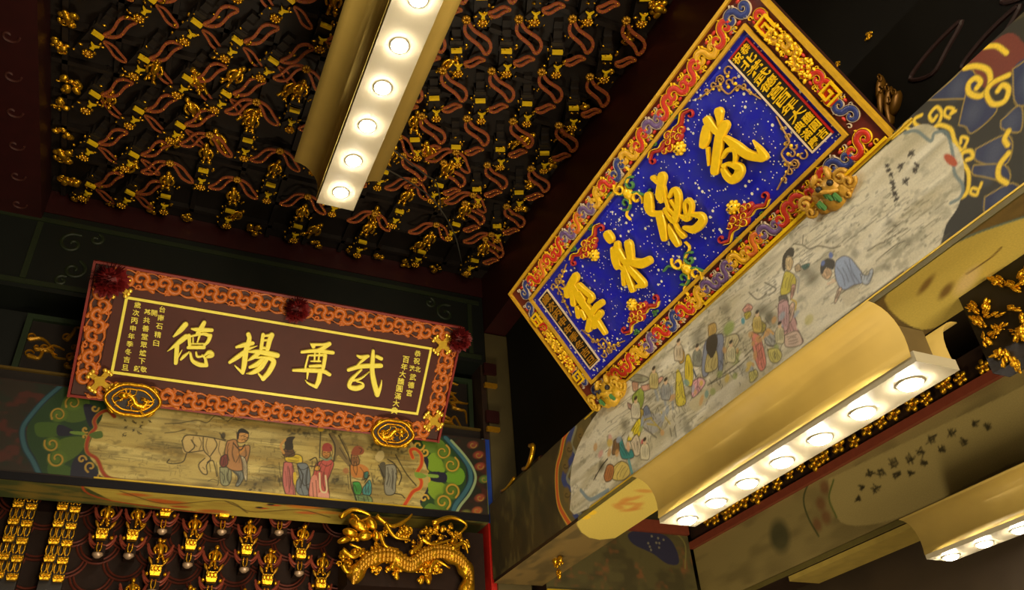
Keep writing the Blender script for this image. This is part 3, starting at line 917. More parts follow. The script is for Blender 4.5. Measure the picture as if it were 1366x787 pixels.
def slope(cv, cx, cy, n, rx, ry):
    # short dry brush lines that follow the slope of the painted hills
    for _ in range(n):
        x, y = cx + rnd.uniform(-rx, rx), cy + rnd.uniform(-ry, ry)
        l = rnd.uniform(3, 10)
        cv.stroke([(x - l, y + l * .72), (x + rnd.uniform(-1, 1), y + rnd.uniform(-1.5, 1)), (x + l, y - l * .7)], .7, (84, 78, 56), rnd.uniform(.3, .65))
    for _ in range(n // 2):
        x, y = cx + rnd.uniform(-rx, rx), cy + rnd.uniform(-ry, ry)
        cv.blob(x, y, rnd.uniform(1, 2.6), rnd.uniform(1, 2), (84, 82, 56), rnd.uniform(.3, .6), 0, .9)


for a_ in ((1150, 290, 60, 55, 35), (1220, 300, 50, 40, 35), (1080, 330, 45, 40, 25), (1000, 380, 50, 45, 30), (930, 440, 50, 40, 30), (1130, 380, 40, 30, 22), (870, 510, 40, 40, 30), (960, 470, 40, 30, 30), (840, 560, 30, 30, 30), (1050, 300, 30, 40, 30), (900, 540, 50, 40, 30), (1000, 450, 40, 40, 25)):
    slope(cr, a_[0], a_[1], a_[2], a_[3], a_[4])
cr.poly(zB([(100, 780), (240, 660), (440, 560), (400, 620), (240, 740), (160, 830)]), (190, 178, 140), .9)


def fig(z, pts, c, a=1.0, w=1.2):
    cr.poly(z(pts), c, a)
    folds(cr, z(pts), 4, .8)
    cr.stroke(z(pts + [pts[0]]), w, (70, 60, 44), .85)


# lady with a yellow jacket and rose skirt
fig(zA, [(95, 510), (160, 500), (200, 560), (240, 690), (270, 770), (180, 760), (110, 690), (95, 600)], (196, 152, 146))
fig(zA, [(150, 580), (190, 490), (210, 520), (185, 620), (160, 620)], (214, 180, 158))
fig(zA, [(130, 310), (150, 270), (210, 300), (215, 370), (160, 430), (110, 430)], (196, 182, 66))
fig(zA, [(100, 450), (150, 440), (165, 490), (110, 510)], (120, 116, 104))
fig(zA, [(145, 180), (185, 170), (200, 210), (180, 265), (150, 255)], (216, 190, 140))
cr.poly(zA([(125, 260), (125, 180), (150, 130), (180, 105), (205, 115), (200, 170), (165, 165), (145, 200), (145, 265)]), (62, 56, 40))
fig(zA, [(190, 370), (215, 370), (205, 430), (180, 470)], (206, 160, 140))
cr.stroke(zA([(215, 300), (240, 330), (230, 420)]), 2.4, (160, 158, 150))
fig(zA, [(210, 240), (240, 220), (255, 260), (220, 275)], (206, 180, 140))
fig(zA, [(255, 235), (310, 215), (310, 240), (280, 262)], (84, 130, 122))
cr.stroke(zA([(190, 470), (220, 490), (215, 540)]), 2.2, (196, 166, 70))
# bending man in pale blue
fig(zA, [(500, 200), (550, 165), (600, 180), (650, 240), (690, 300), (690, 350), (620, 370), (570, 400), (530, 390), (500, 330), (490, 260)], (150, 164, 192))
fig(zA, [(670, 290), (720, 300), (740, 260), (760, 265), (735, 350), (690, 360)], (176, 184, 196))
fig(zA, [(400, 260), (450, 250), (470, 290), (440, 330), (400, 300)], (214, 180, 140))
cr.poly(zA([(390, 280), (395, 220), (440, 180), (490, 200), (480, 260), (430, 245), (405, 290)]), (66, 62, 52))
cr.blob(*zA([(463, 160)])[0], 3, 4, (96, 112, 170), 1)
cr.blob(*zA([(408, 215)])[0], 3, 3, (96, 112, 170), 1)
fig(zA, [(515, 390), (540, 390), (520, 450), (490, 500), (495, 450)], (216, 188, 160))
cr.stroke(zA([(440, 360), (490, 340), (470, 330)]), 2.5, (214, 190, 160))
cr.stroke(zA([(530, 480), (560, 440), (620, 400), (660, 420)]), 1.5, (120, 112, 96))
cr.poly(zA([(540, 430), (640, 390), (660, 430), (600, 510), (560, 500)]), (200, 190, 162), .9)
cr.blob(*zA([(310, 610)])[0], 7, 6, (184, 174, 80), .6)
fig(zA, [(0, 700), (40, 690), (75, 730), (80, 787), (20, 790)], (190, 180, 160))
cr.stroke(zA([(0, 720), (30, 690)]), 3, (196, 150, 80))
fig(zA, [(140, 720), (230, 690), (260, 780), (150, 800)], (206, 180, 160))
# crowd
fig(zB, [(540, 280), (590, 300), (620, 380), (640, 500), (610, 550), (580, 520), (550, 410)], (214, 132, 112))
fig(zB, [(650, 400), (720, 390), (750, 440), (720, 490), (670, 480)], (204, 192, 104))
fig(zB, [(620, 290), (680, 270), (720, 320), (700, 370), (640, 360)], (170, 168, 160))
fig(zB, [(540, 220), (600, 200), (640, 230), (620, 280), (560, 280)], (160, 148, 60))
cr.stroke(zB([(620, 320), (650, 260), (690, 290)]), 2.6, (206, 160, 90))
fig(zB, [(475, 120), (510, 80), (545, 100), (530, 130), (490, 140)], (220, 160, 140))
fig(zB, [(485, 150), (525, 130), (535, 160), (500, 190)], (200, 184, 60))
cr.blob(*zB([(478, 200)])[0], 3, 4, (90, 150, 160), 1)
fig(zB, [(725, 80), (790, 60), (800, 200), (780, 270), (730, 240)], (190, 150, 150))
fig(zB, [(520, 560), (570, 540), (580, 590), (530, 630)], (206, 196, 110))
# bearded elder
fig(zB, [(215, 340), (330, 290), (340, 400), (335, 540), (310, 560), (290, 420), (240, 560), (200, 590), (190, 500)], (136, 142, 160))
fig(zB, [(230, 420), (290, 400), (300, 520), (240, 560), (210, 540)], (196, 178, 110))
fig(zB, [(235, 230), (285, 215), (290, 280), (240, 310)], (200, 166, 90))
cr.poly(zB([(230, 320), (290, 290), (300, 370), (260, 460), (220, 400)]), (70, 62, 44))
fig(zB, [(360, 310), (430, 290), (450, 340), (400, 420), (360, 500), (345, 420)], (196, 184, 140))
cr.blob(*zB([(380, 250)])[0], 9, 7, (140, 160, 70), .8)
cr.blob(*zB([(425, 450)])[0], 9, 8, (150, 160, 80), .7)
fig(zB, [(130, 620), (180, 595), (215, 630), (170, 700), (125, 735), (118, 680)], (216, 160, 164))
# yellow robed people
fig(zB, [(80, 440), (105, 440), (130, 540), (120, 650), (80, 640), (70, 530)], (214, 190, 50))
fig(zB, [(10, 560), (40, 560), (70, 700), (75, 780), (10, 780)], (206, 188, 66))
fig(zB, [(20, 390), (60, 400), (70, 470), (40, 500), (15, 450)], (190, 150, 60))
cr.stroke(zB([(130, 540), (150, 590)]), 2.4, (70, 80, 90))
# man with raised arm
fig(zC, [(310, 240), (375, 180), (390, 250), (370, 320), (330, 320)], (150, 168, 70))
fig(zC, [(370, 170), (450, 150), (500, 110), (515, 125), (470, 170), (390, 205)], (212, 160, 136))
fig(zC, [(310, 150), (345, 130), (350, 190), (320, 205)], (206, 160, 130))
fig(zC, [(290, 130), (340, 95), (420, 120), (380, 150), (320, 140)], (160, 158, 130))
fig(zC, [(380, 330), (410, 300), (440, 380), (400, 400)], (120, 130, 150))
fig(zC, [(280, 280), (315, 300), (330, 330), (290, 320)], (204, 160, 140))
fig(zC, [(345, 320), (385, 330), (375, 400), (350, 400)], (184, 160, 70))
for pts in ([(460, 190), (480, 260)], [(520, 200), (530, 290)], [(570, 180), (580, 320)], [(490, 190), (510, 250)]):
    cr.stroke(zC(pts), 4, (140, 146, 150), .8)
cr.poly(zC([(380, 380), (480, 350), (520, 400), (460, 480), (390, 460)]), (150, 150, 150), .7)
for pts in ([(370, 400), (440, 380)], [(410, 420), (470, 430)], [(430, 380), (500, 460)], [(380, 440), (470, 510)], [(500, 340), (560, 420)], [(560, 450), (570, 500)], [(590, 440), (600, 500)]):
    cr.stroke(zC(pts), 1.8, (176, 156, 60) if rnd.random() < .5 else (110, 104, 84), .9)
fig(zC, [(300, 470), (350, 390), (370, 400), (365, 490), (330, 520), (280, 530)], (222, 200, 44))
fig(zC, [(300, 540), (345, 490), (370, 600), (330, 630)], (206, 190, 160))
fig(zC, [(225, 520), (245, 520), (270, 590), (310, 590), (320, 640), (250, 650), (230, 600)], (56, 134, 130))
fig(zC, [(190, 530), (220, 520), (225, 600), (180, 620)], (130, 100, 66))
fig(zC, [(190, 700), (240, 665), (285, 690), (295, 750), (250, 790), (180, 780)], (210, 186, 100))
fig(zC, [(125, 760), (150, 690), (190, 700), (180, 780), (140, 800)], (178, 116, 66))
cr.stroke(zC([(290, 660), (310, 740)]), 4, (96, 150, 150))
cr.stroke(zC([(60, 787), (110, 700), (150, 650)]), 1.5, INK)
cr.blob(*zC([(285, 570)])[0], 3, 5, (212, 170, 130), 1)
cr.blob(*zC([(380, 540)])[0], 3, 3, (190, 90, 90), 1)
# smaller heads, hands, hair and drapery that fill the crowd
for _ in range(150):
    t = rnd.random()
    x, y = 800 + 270 * t + rnd.uniform(-14, 14), 628 - 200 * t + rnd.uniform(-34, 16)
    k = rnd.random()
    if k < .3:
        cr.blob(x, y, rnd.uniform(2, 4), rnd.uniform(2.5, 6), rnd.choice(((206, 176, 70), (150, 160, 172), (206, 150, 140), (150, 160, 90), (110, 150, 140), (224, 216, 190), (196, 150, 90))), .8, rnd.uniform(0, 3), .5)
    else:
        a = rnd.uniform(.9, 2.2)
        l = rnd.uniform(2, 6)
        cr.stroke([(x - l * math.cos(a), y - l * math.sin(a)), (x + rnd.uniform(-1.5, 1.5), y), (x + l * math.cos(a), y + l * math.sin(a))], .8, (62, 54, 38), .75)
for (x, y, c) in ((905, 468, (206, 190, 160)), (888, 520, (150, 152, 150)), (848, 545, (214, 206, 180)), (1040, 445, (204, 196, 150)), (930, 475, (120, 124, 110)), (975, 470, (214, 204, 160)), (1010, 430, (206, 180, 90)), (860, 600, (216, 206, 170)), (872, 505, (196, 180, 110))):
    fig(lambda q: q, [(x - 5, y + 13), (x - 6, y), (x - 3, y - 8), (x + 4, y - 8), (x + 6, y + 1), (x + 5, y + 13)], c, .85, 1.0)
    cr.blob(x, y - 11, 3, 3.6, (212, 180, 140), 1, 0, .3)
    cr.blob(x, y - 14, 3.2, 2, (58, 50, 36), 1, 0, .4)
# inscription at the right end
for z, x, y, r in ((zD, 135, 545, 5.5), (zD, 85, 610, 5.5), (zD, 105, 680, 5.5), (zD, 160, 600, 3.5), (zD, 150, 625, 3.5), (zD, 15, 600, 3), (zD, 20, 625, 3), (zD, 32, 650, 3), (zD, 40, 690, 3.5), (zD, 45, 715, 3), (zD, 52, 745, 3.5), (zD, 60, 770, 3.5)):
    X, Y = z([(x, y)])[0]
    for q in range(9):
        a = rnd.choice((.9, .9, -.7, -.7, 2.2)) + rnd.uniform(-.2, .2)
        ox, oy = rnd.uniform(-.5, .5) * r, rnd.uniform(-.5, .5) * r
        l = r * rnd.uniform(.5, 1)
        cr.stroke([(X + ox - l * math.cos(a), Y + oy - l * math.sin(a)), (X + ox + l * math.cos(a), Y + oy + l * math.sin(a))], 1.1, (52, 44, 30), .95)

rb = empty('painted_beam', (2.2, 2.3, H + 1.52))
MB().bbox((.003, -2.6, .003), (.35, 2.68, .525)).build('body', DARKWOOD, rb)
cr.build('picture_panel', rb, PAINT)
OLIVELINE = mat('olive_fillet', (104, 92, 44), .5)
MB().bbox((-.004, -2.0, .0), (.002, 1.5, .019)).build('olive_fillet', OLIVELINE, rb)
MB().bbox((-.006, -1.45, .0195), (.002, 1.36, .026)).build('gold_line', GOLDLINE, rb)
MB().bbox((-.006, -1.1, .508), (.002, 1.3, .514)).build('gold_line', GOLDLINE, rb)
cz = Canvas(P_SOFR, -4.98, -.25, -.35, 0.0, .007, (120, 96, 50))
cz.wash((70, 60, 34), .6, .2, .1, 51, .45, .7)
for pts in ([(1180, 400), (1230, 352), (1290, 318), (1366, 290), (1390, 300), (1366, 350), (1290, 412), (1230, 440)], [(770, 690), (840, 640), (900, 610), (960, 600), (900, 690), (800, 720)]):
    cz.poly(pts, (206, 180, 84))
cz.stroke([(1170, 400), (1230, 350), (1290, 316), (1380, 285)], 3.5, (104, 124, 112))
cz.stroke([(1300, 405), (1345, 370), (1380, 345)], 3.5, (104, 124, 112))
cz.blob(1290, 375, 22, 8, (226, 196, 130), .9, .5, .9)
cz.blob(1262, 388, 14, 5, (96, 56, 26), .8, .5, .9)
cz.blob(1235, 380, 16, 4, (110, 70, 30), .8, .4, .9)
cz.stroke([(1290, 365), (1320, 345), (1336, 330)], 1.8, (90, 50, 26))
for (x, y) in ((838, 672), (845, 665), (832, 668), (850, 675), (825, 676), (860, 655), (842, 680)):
    cz.blob(x, y, 8, 3.5, (190, 110, 44), .6, rnd.uniform(0, 3), .8)
for (x, y) in ((782, 690), (790, 684), (868, 692), (876, 684)):
    cz.blob(x, y, 5, 3.5, (236, 190, 40), .9, .4, .5)
cz.build('soffit_panel', rb, PAINT)
tag(rb, 'long painted beam with crowd of figures under the blue plaque', 'beam')

# dim gilded relief on the boarding above the long beam
def lump(seed, n=9, R=.1, flat=.5, curls=3):
    r = random.Random(seed)
    mb = MB()
    for k in range(n):
        a = r.uniform(0, 6.28)
        d = R * math.sqrt(r.random()) * .8
        q = r.uniform(.16, .36) * R
        mb.ell((d * math.cos(a), d * math.sin(a), r.uniform(.1, .4) * R), (q * r.uniform(.7, 1.6), q, q * flat + .2 * q), 0, 8, 5, Matrix.Rotation(r.uniform(0, 3), 3, 'Z'))
    for k in range(curls):
        a = r.uniform(0, 6.28)
        cx, cy = R * .55 * math.cos(a), R * .55 * math.sin(a)
        sp = spiral(cx, cy, R * .34, R * .08, r.uniform(0, 6), r.uniform(0, 6) + r.choice((-6, 6)), 12)
        mb.tube([(x, y, R * .3) for x, y in sp], [R * .1 * (1 - .5 * i / 12) for i in range(12)], 0, 5)
    return mb


LUMPS = [lump(s, 10, .08).mesh('gilded_relief', GOLD, True) for s in (1, 2, 3, 4, 5)]
gl = MB()
for k, (cx, cy, a) in enumerate(((-.03, .02, .9), (.02, .0, .7), (.05, -.04, .5), (-.01, -.05, 1.1), (.0, .08, .8))):
    gl.ell((cx, cy, .02), (.075, .022, .03), 0, 10, 6, Matrix.Rotation(a, 3, 'Z'))
    gl.tube([(x, y, .04) for x, y in spiral(cx + .04, cy + .04, .022, .006, k, k + 6, 12)], .006, 0, 5)
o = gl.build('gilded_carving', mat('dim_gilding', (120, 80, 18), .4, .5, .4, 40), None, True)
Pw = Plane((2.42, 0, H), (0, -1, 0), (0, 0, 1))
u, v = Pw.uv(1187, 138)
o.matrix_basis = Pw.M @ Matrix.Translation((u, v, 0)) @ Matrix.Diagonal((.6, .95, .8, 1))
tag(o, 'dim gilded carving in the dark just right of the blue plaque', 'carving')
for (x, y, lab, s) in ((1160, 48, 'small gilded knob high in the dark right of the blue plaque', .28), (1118, 86, 'tiny gilded knob in the dark beside the blue plaque edge', .22)):
    o = link('gilded_boss', LUMPS[2])
    u, v = Pw.uv(x, y)
    o.matrix_basis = Pw.M @ Matrix.Translation((u, v, 0)) @ Matrix.Diagonal((s, s, s, 1))
    tag(o, lab, 'carving')
arm = empty('painted_arm', (2.42, .95, H + 2.2))
for k, (dy, dz) in enumerate(((0, 0), (-.22, .1), (.18, .14))):
    mb = MB().ribbon(catmull([(-.13, .05), (-.05, -.01), (.04, .03), (.13, .08), (.05, .09), (-.05, .08)], 4, True), .018, .012, closed=True)
    o = mb.build('leaf_outline', mat('dull_mauve_outline', (46, 22, 18), .6), arm)
    o.matrix_local = Matrix.Translation((0, dy, dz)) @ Matrix.Rotation(-math.pi / 2, 4, 'Z') @ Matrix.Rotation(math.pi / 2, 4, 'X')
tag(arm, 'dull mauve leaf outlines on the dark boarding at the upper right', 'carving')

# ------------------------------------------------------------------ next bay: far beam, end beam, post
cf = Canvas(P_FAR, -4.98, -1.2, 1.43, 1.85, .007, (150, 130, 76))
cf.wash((112, 96, 54), .6, .4, .12, 61, .45, .7)
cf.poly([(1105, 640), (1120, 632), (1345, 525), (1400, 500), (1400, 600), (1345, 620), (1200, 690), (1130, 700), (1110, 675)], (176, 154, 92), .9)
for (x, y) in ((1100, 650), (1095, 672), (1102, 690), (1090, 700)):
    cf.blob(x, y, 7, 8, (120, 70, 40), .7, .3, .8)
cf.stroke([(1080, 640), (1072, 665), (1078, 690), (1092, 715)], 2.4, (70, 74, 36))
cf.stroke([(1112, 640), (1106, 665), (1116, 690)], 2.4, (96, 104, 44))
cf.blob(1040, 715, 16, 18, (56, 58, 34), .8, 0, .6)
for (x, y, r) in ((1160, 632, 7), (1176, 630, 7), (1192, 618, 8), (1167, 652, 8), (1196, 634, 7), (1214, 612, 8), (1228, 604, 7), (1244, 585, 8), (1232, 618, 6), (1256, 600, 6), (1150, 650, 5), (1270, 577, 8), (1285, 590, 6), (1300, 565, 7), (1215, 632, 5), (1318, 570, 6), (1145, 665, 5)):
    for q in range(9):
        a = rnd.choice((-.45, -.45, 1.1, 1.1, .3, 1.9)) + rnd.uniform(-.2, .2)
        l = r * rnd.uniform(.3, .75)
        ox, oy = rnd.uniform(-.5, .5) * r, rnd.uniform(-.5, .5) * r
        cf.stroke([(x + ox - l * math.cos(a), y + oy - l * math.sin(a)), (x + ox + l * math.cos(a), y + oy + l * math.sin(a))], 1.7, (52, 44, 22), .85)
fb = empty('painted_beam', (3.83, 2.6, H + 1.40))
MB().bbox((.004, -3.4, .004), (.3, 2.38, .45)).build('body', DARKWOOD, fb)
cf.build('picture_panel', fb, PAINT)
MB().bbox((-.03, -3.4, .451), (.3, 2.38, .50)).build('red_fillet', mat('brick_red_fillet', (128, 58, 36), .5), fb)
MB().bbox((-.006, -3.4, .0), (.003, 2.38, .029)).build('olive_fillet', OLIVELINE, fb)
fl = MB()
for q in range(5):
    a = q * 1.2566
    fl.ell((.024 * math.cos(a), .024 * math.sin(a), .008), (.02, .015, .012), 0, 8, 4, Matrix.Rotation(a, 3, 'Z'))
fl.ell((0, 0, .014), (.012, .012, .012), 0, 8, 4)
me_fl = fl.mesh('blossom', GOLD, True)
for k in range(30):
    o = link('blossom', me_fl, fb)
    o.matrix_local = Matrix.Translation((-.02, -1.2 + k * .115 + rnd.uniform(-.02, .02), .56 + rnd.uniform(-.025, .03))) @ Matrix.Rotation(-math.pi / 2, 4, 'Y') @ Matrix.Rotation(rnd.uniform(0, 6), 4, 'Z') @ Matrix.Scale(rnd.uniform(.95, 1.5), 4)
MB().bbox((.0, -3.4, .501), (.28, 2.38, .66)).build('carved_backing', DARKWOOD, fb)
u0, v0 = P_FAR.uv(1195, 696)
mb = MB()
mb.bbox((.02, .35, -.03), (.26, 1.5, .0))
mb.build('soffit_strip', mat('ochre_soffit', (176, 150, 70), .5, 0, .3, 12), fb)
tag(fb, 'dim far beam with dark calligraphy below the middle lamp', 'beam')
P_EB = Plane((0, 4.98, H), (1, 0, 0), (0, 0, 1))
ce = Canvas(P_EB, 2.58, 3.80, 1.5, 1.95, .006, (92, 82, 44))
ce.wash((60, 52, 28), .6, .15, .12, 71, .45, .7)
ce.wash((140, 84, 44), .6, .1, .1, 72, .6, .8)
ce.poly([(838, 712), (860, 706), (890, 716), (903, 735), (905, 752), (890, 752), (870, 738), (845, 726)], (46, 44, 66))
ce.stroke([(838, 700), (880, 700), (912, 722), (914, 758)], 1.6, (130, 120, 60))
for k in range(9):
    ce.blob(rnd.uniform(862, 892), rnd.uniform(712, 735), 1.4, 1.4, (150, 140, 110), .7)
eb = empty('painted_beam', (3.2, 4.98, H + 1.48))
MB().bbox((-.62, .004, 0), (.6, .2, .48)).build('body', DARKWOOD, eb)
ce.build('picture_panel', eb, PAINT)
MB().bbox((-.62, -.03, .471), (.6, .2, .56)).build('red_fillet', mat('brick_red_fillet', (128, 58, 36)), eb)
MB().bbox((-.62, -.012, .0), (.6, .003, .022)).build('ochre_line', GOLDLINE, eb)
tag(eb, 'short painted beam with navy cartouche beyond the corner post', 'beam')
p2 = empty('far_post', (3.99, 4.9, 0))
MB().bbox((-.12, -.05, 0), (.09, .16, H + 1.39)).build('shaft', mat('olive_brown_post', (84, 72, 40)), p2)
MB().bbox((-.20, -.06, H + .4), (-.121, .06, H + 1.39)).build('red_strip', REDLAC, p2)
tag(p2, 'olive and red post at the end of the far beam', 'post')

# gilded carved bracket hanging beside the middle lamp's near end
qb = empty('carved_bracket', (2.5, 1.3, H + 1.52))
MB().bbox((-.03, -.35, -.30), (.05, .18, .0)).build('backing', LACQ, qb)
for k in range(46):
    o = link('gilded_leaf', LUMPS[k % 5], qb)
    s = rnd.uniform(.28, .5)
    o.matrix_local = Matrix.Translation((-.032, rnd.uniform(-.33, .17), rnd.uniform(-.33, -.02))) @ Matrix.Rotation(-math.pi / 2, 4, 'Y') @ Matrix.Rotation(rnd.uniform(0, 6), 4, 'Z') @ Matrix.Diagonal((s, s * .5, s, 1))
tag(qb, 'gilded leaf bracket under the long beam near the right border', 'bracket')
hk = empty('gilded_hook', (2.34, 4.4, H + 2.08))
mb = MB()
mb.tube(catmull([(-.1, .1, .03), (-.12, 0, .0), (-.13, -.08, .03), (-.13, -.12, .09), (-.12, -.06, .12)], 5), .016, 0, 6)
mb.build('hook', GOLD, hk, True)
mb = MB().tube(catmull([(-.13, .18, .0), (-.13, .30, -.02), (-.12, .42, .0)], 4), .012, 0, 6)
mb.build('rod', GOLD, hk, True)
MB().bbox((-.1, -.15, -.03), (.1, .45, .02)).build('base', REDLAC, hk)
tag(hk, 'gilded hook on the dark ledge near the corner post', 'hook')

# ------------------------------------------------------------------ lettering helpers
GLYPH = {}


def glyph(ch):
    if ch in GLYPH: return GLYPH[ch]
    c = bpy.data.curves.new('glyph', 'FONT')
    c.body = ch
    c.size = 1.0
    c.offset = .010
    c.resolution_u = 2
    c.align_x = 'LEFT'
    o = bpy.data.objects.new('glyph', c)
    COL.objects.link(o)
    dg = bpy.context.evaluated_depsgraph_get()
    me = bpy.data.meshes.new_from_object(o.evaluated_get(dg))
    V = np.array([v.co[:2] for v in me.vertices])
    V = (V - (V.min(0) + V.max(0)) / 2) / max(np.ptp(V, axis=0).max(), 1e-6)
    F = [tuple(p.vertices) for p in me.polygons]
    E = {}
    for f in F:
        for i in range(len(f)):
            e = (f[i - 1], f[i])
            E[e] = 1
    rim = [e for e in E if (e[1], e[0]) not in E]
    bpy.data.objects.remove(o)
    bpy.data.curves.remove(c)
    bpy.data.meshes.remove(me)
    GLYPH[ch] = (V, F, rim)
    return GLYPH[ch]


def put_glyph(mb, ch, x, y, w, h, depth, shear=0.0, rot=0.0):
    V, F, rim = glyph(ch)
    ca, sa = math.cos(rot), math.sin(rot)
    P2 = []
    for a, b in V:
        q = (a + shear * b) * w, b * h
        P2.append((x + q[0] * ca - q[1] * sa, y + q[0] * sa + q[1] * ca))
    n = len(P2)
    k = len(mb.v)
    mb.v += [(float(p[0]), float(p[1]), depth) for p in P2] + [(float(p[0]), float(p[1]), 0.0) for p in P2]
    fs = [tuple(i + k for i in f) for f in F] + [(a + k, b + k, b + k + n, a + k + n) for a, b in rim]
    mb.f += fs
    mb.m += [0] * len(fs)


def brush(pl, strokes, z, h, parent, m, name='character', z0=0.0, wk=1.0):
    mb = MB()
    for i, st in enumerate(strokes):
        pts = []
        for p in z(st):
            u, v = pl.uv(p[0], p[1])
            pts.append((u, v, p[2] * pl.k(p[0], p[1]) * wk))
        pts = catmull(pts, 6) if len(pts) > 1 else [np.array(pts[0]), np.array(pts[0]) + np.array((1e-3, 1e-3, 0))]
        mb.ribbon(pts, [max(p[2], .002) for p in pts], h + i * .0002, 0, z0, prof='letter')
    return mb.build(name, m, parent)


# ------------------------------------------------------------------ brown plaque on the back wall
PBm = P_PB.M
pb = empty('wall_plaque', mw=PBm)
WB, HB = 1.877, .452
MB().bbox((-.20, -.165, -.05), (WB + .19, HB + .17, -.012)).build('backing', mat('dark_openwork_backing', (64, 28, 13), .6), pb)
MB().bbox((-.075, -.06, -.0118), (WB + .075, HB + .06, 0)).build('board', BOARDBR, pb)
lw = .016
for a, b in (((-lw, HB - lw / 2, .0), (WB + lw, HB + lw / 2, .008)), ((-lw, -lw / 2, 0), (WB + lw, lw / 2, .008)), ((-lw, lw / 2, 0), (0, HB - lw / 2, .008)), ((WB, lw / 2, 0), (WB + lw, HB - lw / 2, .008))):
    MB().bbox(a, b).build('gold_line', GOLDLEAF, pb)
for a, b in (((-.215, HB + .168, -.05), (WB + .2, HB + .182, .012)), ((-.215, -.18, -.05), (WB + .2, -.166, .0)), ((-.217, -.18, -.05), (-.203, HB + .182, .012)), ((WB + .192, -.18, -.05), (WB + .206, HB + .182, .012))):
    MB().bbox(a, b).build('red_edge', mat('vermilion_edge', (130, 30, 15), .45), pb)


def s_scroll(L, w, hgt, seed):
    r = random.Random(seed)
    mb = MB()
    k = r.choice((1, -1))
    R = w * .42
    p1 = spiral(-L * .22, k * w * .06, R * .2, R * .86, 5.6 * k, 0 if k > 0 else 0, 16)
    p2 = spiral(L * .24, -k * w * .04, R * .78, R * .2, math.pi * k, math.pi * k + 5.6 * k, 16)
    pts = catmull(p1 + p2, 2)
    n = len(pts)
    mb.ribbon(pts, [.34 * w * (.5 + .5 * math.sin(math.pi * i / n)) * .82 for i in range(n)], hgt)
    for q in range(3):
        x, y = r.uniform(-.45, .45) * L, r.choice((-.36, .36)) * w
        sp = spiral(x, y, w * .15, w * .04, r.uniform(0, 6), r.uniform(0, 6) + r.choice((-5, 5)), 10)
        mb.ribbon(sp, w * .11, hgt * .8)
    lf = catmull([(-L * .5, -k * w * .3), (-L * .2, -k * w * .44), (L * .1, -k * w * .36), (L * .3, -k * w * .46)], 4)
    mb.ribbon(lf, list(np.linspace(w * .08, w * .22, len(lf))), hgt * .7)
    lf = catmull([(L * .5, k * w * .3), (L * .2, k * w * .44), (-L * .1, k * w * .36)], 4)
    mb.ribbon(lf, list(np.linspace(w * .05, w * .14, len(lf))), hgt * .7)
    return mb


SC_B = [s_scroll(.15, .12, .026, s).mesh('carved_scroll', CARVED, True) for s in (1, 2, 3, 4)]
ks = 0
for v0, v1, n, hor in ((HB + .112, 0, 16, True), (-.112, 0, 16, True)):
    for k in range(n):
        o = link('carved_scroll', SC_B[ks % 4], pb)
        ks += 1
        o.matrix_local = Matrix.Translation((-.12 + (WB + .24) * (k + .5) / n, v0, -.011)) @ Matrix.Rotation(0 if k % 2 else math.pi, 4, 'Z')
for u0 in (-.138, WB + .132):
    for k in range(5):
        o = link('carved_scroll', SC_B[ks % 4], pb)
        ks += 1
        o.matrix_local = Matrix.Translation((u0, -.09 + (HB + .18) * (k + .5) / 5, -.011)) @ Matrix.Rotation(math.pi / 2 + (math.pi if k % 2 else 0), 4, 'Z')
# gold corner mounts
cm = MB()
for a in (.8, 2.36, 3.93, 5.5):
    cm.prism([(.012 * math.cos(a + 1.2), .012 * math.sin(a + 1.2)), (.05 * math.cos(a + .25), .05 * math.sin(a + .25)), (.05 * math.cos(a - .25), .05 * math.sin(a - .25)), (.012 * math.cos(a - 1.2), .012 * math.sin(a - 1.2))], 0, .012)
    for d in (-.3, 0, .3):
        cm.ell((.055 * math.cos(a + d), .055 * math.sin(a + d), .008), (.011, .011, .009))
cm.prism([(-.022, -.022), (.022, -.022), (.022, .022), (-.022, .022)], .0, .018)
me_cm = cm.mesh('corner_mount', mat('bright_gilt', (236, 190, 60), .25, .5, .2, 60))
for (x, y) in ((158.5, 381), (134, 507), (589, 459), (577, 560)):
    o = link('corner_mount', me_cm, pb)
    u, v = P_PB.uv(x, y)
    o.matrix_local = Matrix.Translation((u, v, .014)) @ Matrix.Rotation(.25, 4, 'Z') @ Matrix.Scale(1.25, 4)

zq = Z(220, 400, .1525)
brush(P_PB, [[(180, 212, 50), (130, 268, 46), (75, 318, 18)], [(185, 318, 48), (120, 370, 44), (22, 447, 8)], [(106, 395, 40), (100, 480, 42), (95, 548, 36)], [(150, 435, 8), (130, 470, 13), (116, 500, 10)], [(212, 452, 12), (168, 488, 30), (140, 518, 20)],
             [(232, 250, 16), (290, 258, 40), (408, 262, 36)], [(342, 196, 40), (318, 240, 44), (285, 290, 36)], [(210, 308, 34), (216, 392, 30)], [(215, 318, 18), (330, 294, 28), (392, 312, 36)], [(396, 310, 38), (376, 360, 34), (338, 400, 22)],
             [(246, 330, 14), (246, 378, 14)], [(302, 312, 22), (284, 365, 16)], [(216, 380, 12), (345, 380, 14)], [(206, 412, 34), (340, 412, 34)],
             [(222, 462, 22), (240, 526, 32), (300, 562, 42), (362, 568, 36)], [(362, 568, 36), (352, 510, 26), (325, 480, 16)], [(272, 456, 18), (285, 492, 22), (340, 484, 18), (385, 452, 38), (408, 478, 50), (372, 496, 26)]], zq, .02, pb, GOLDLEAF)
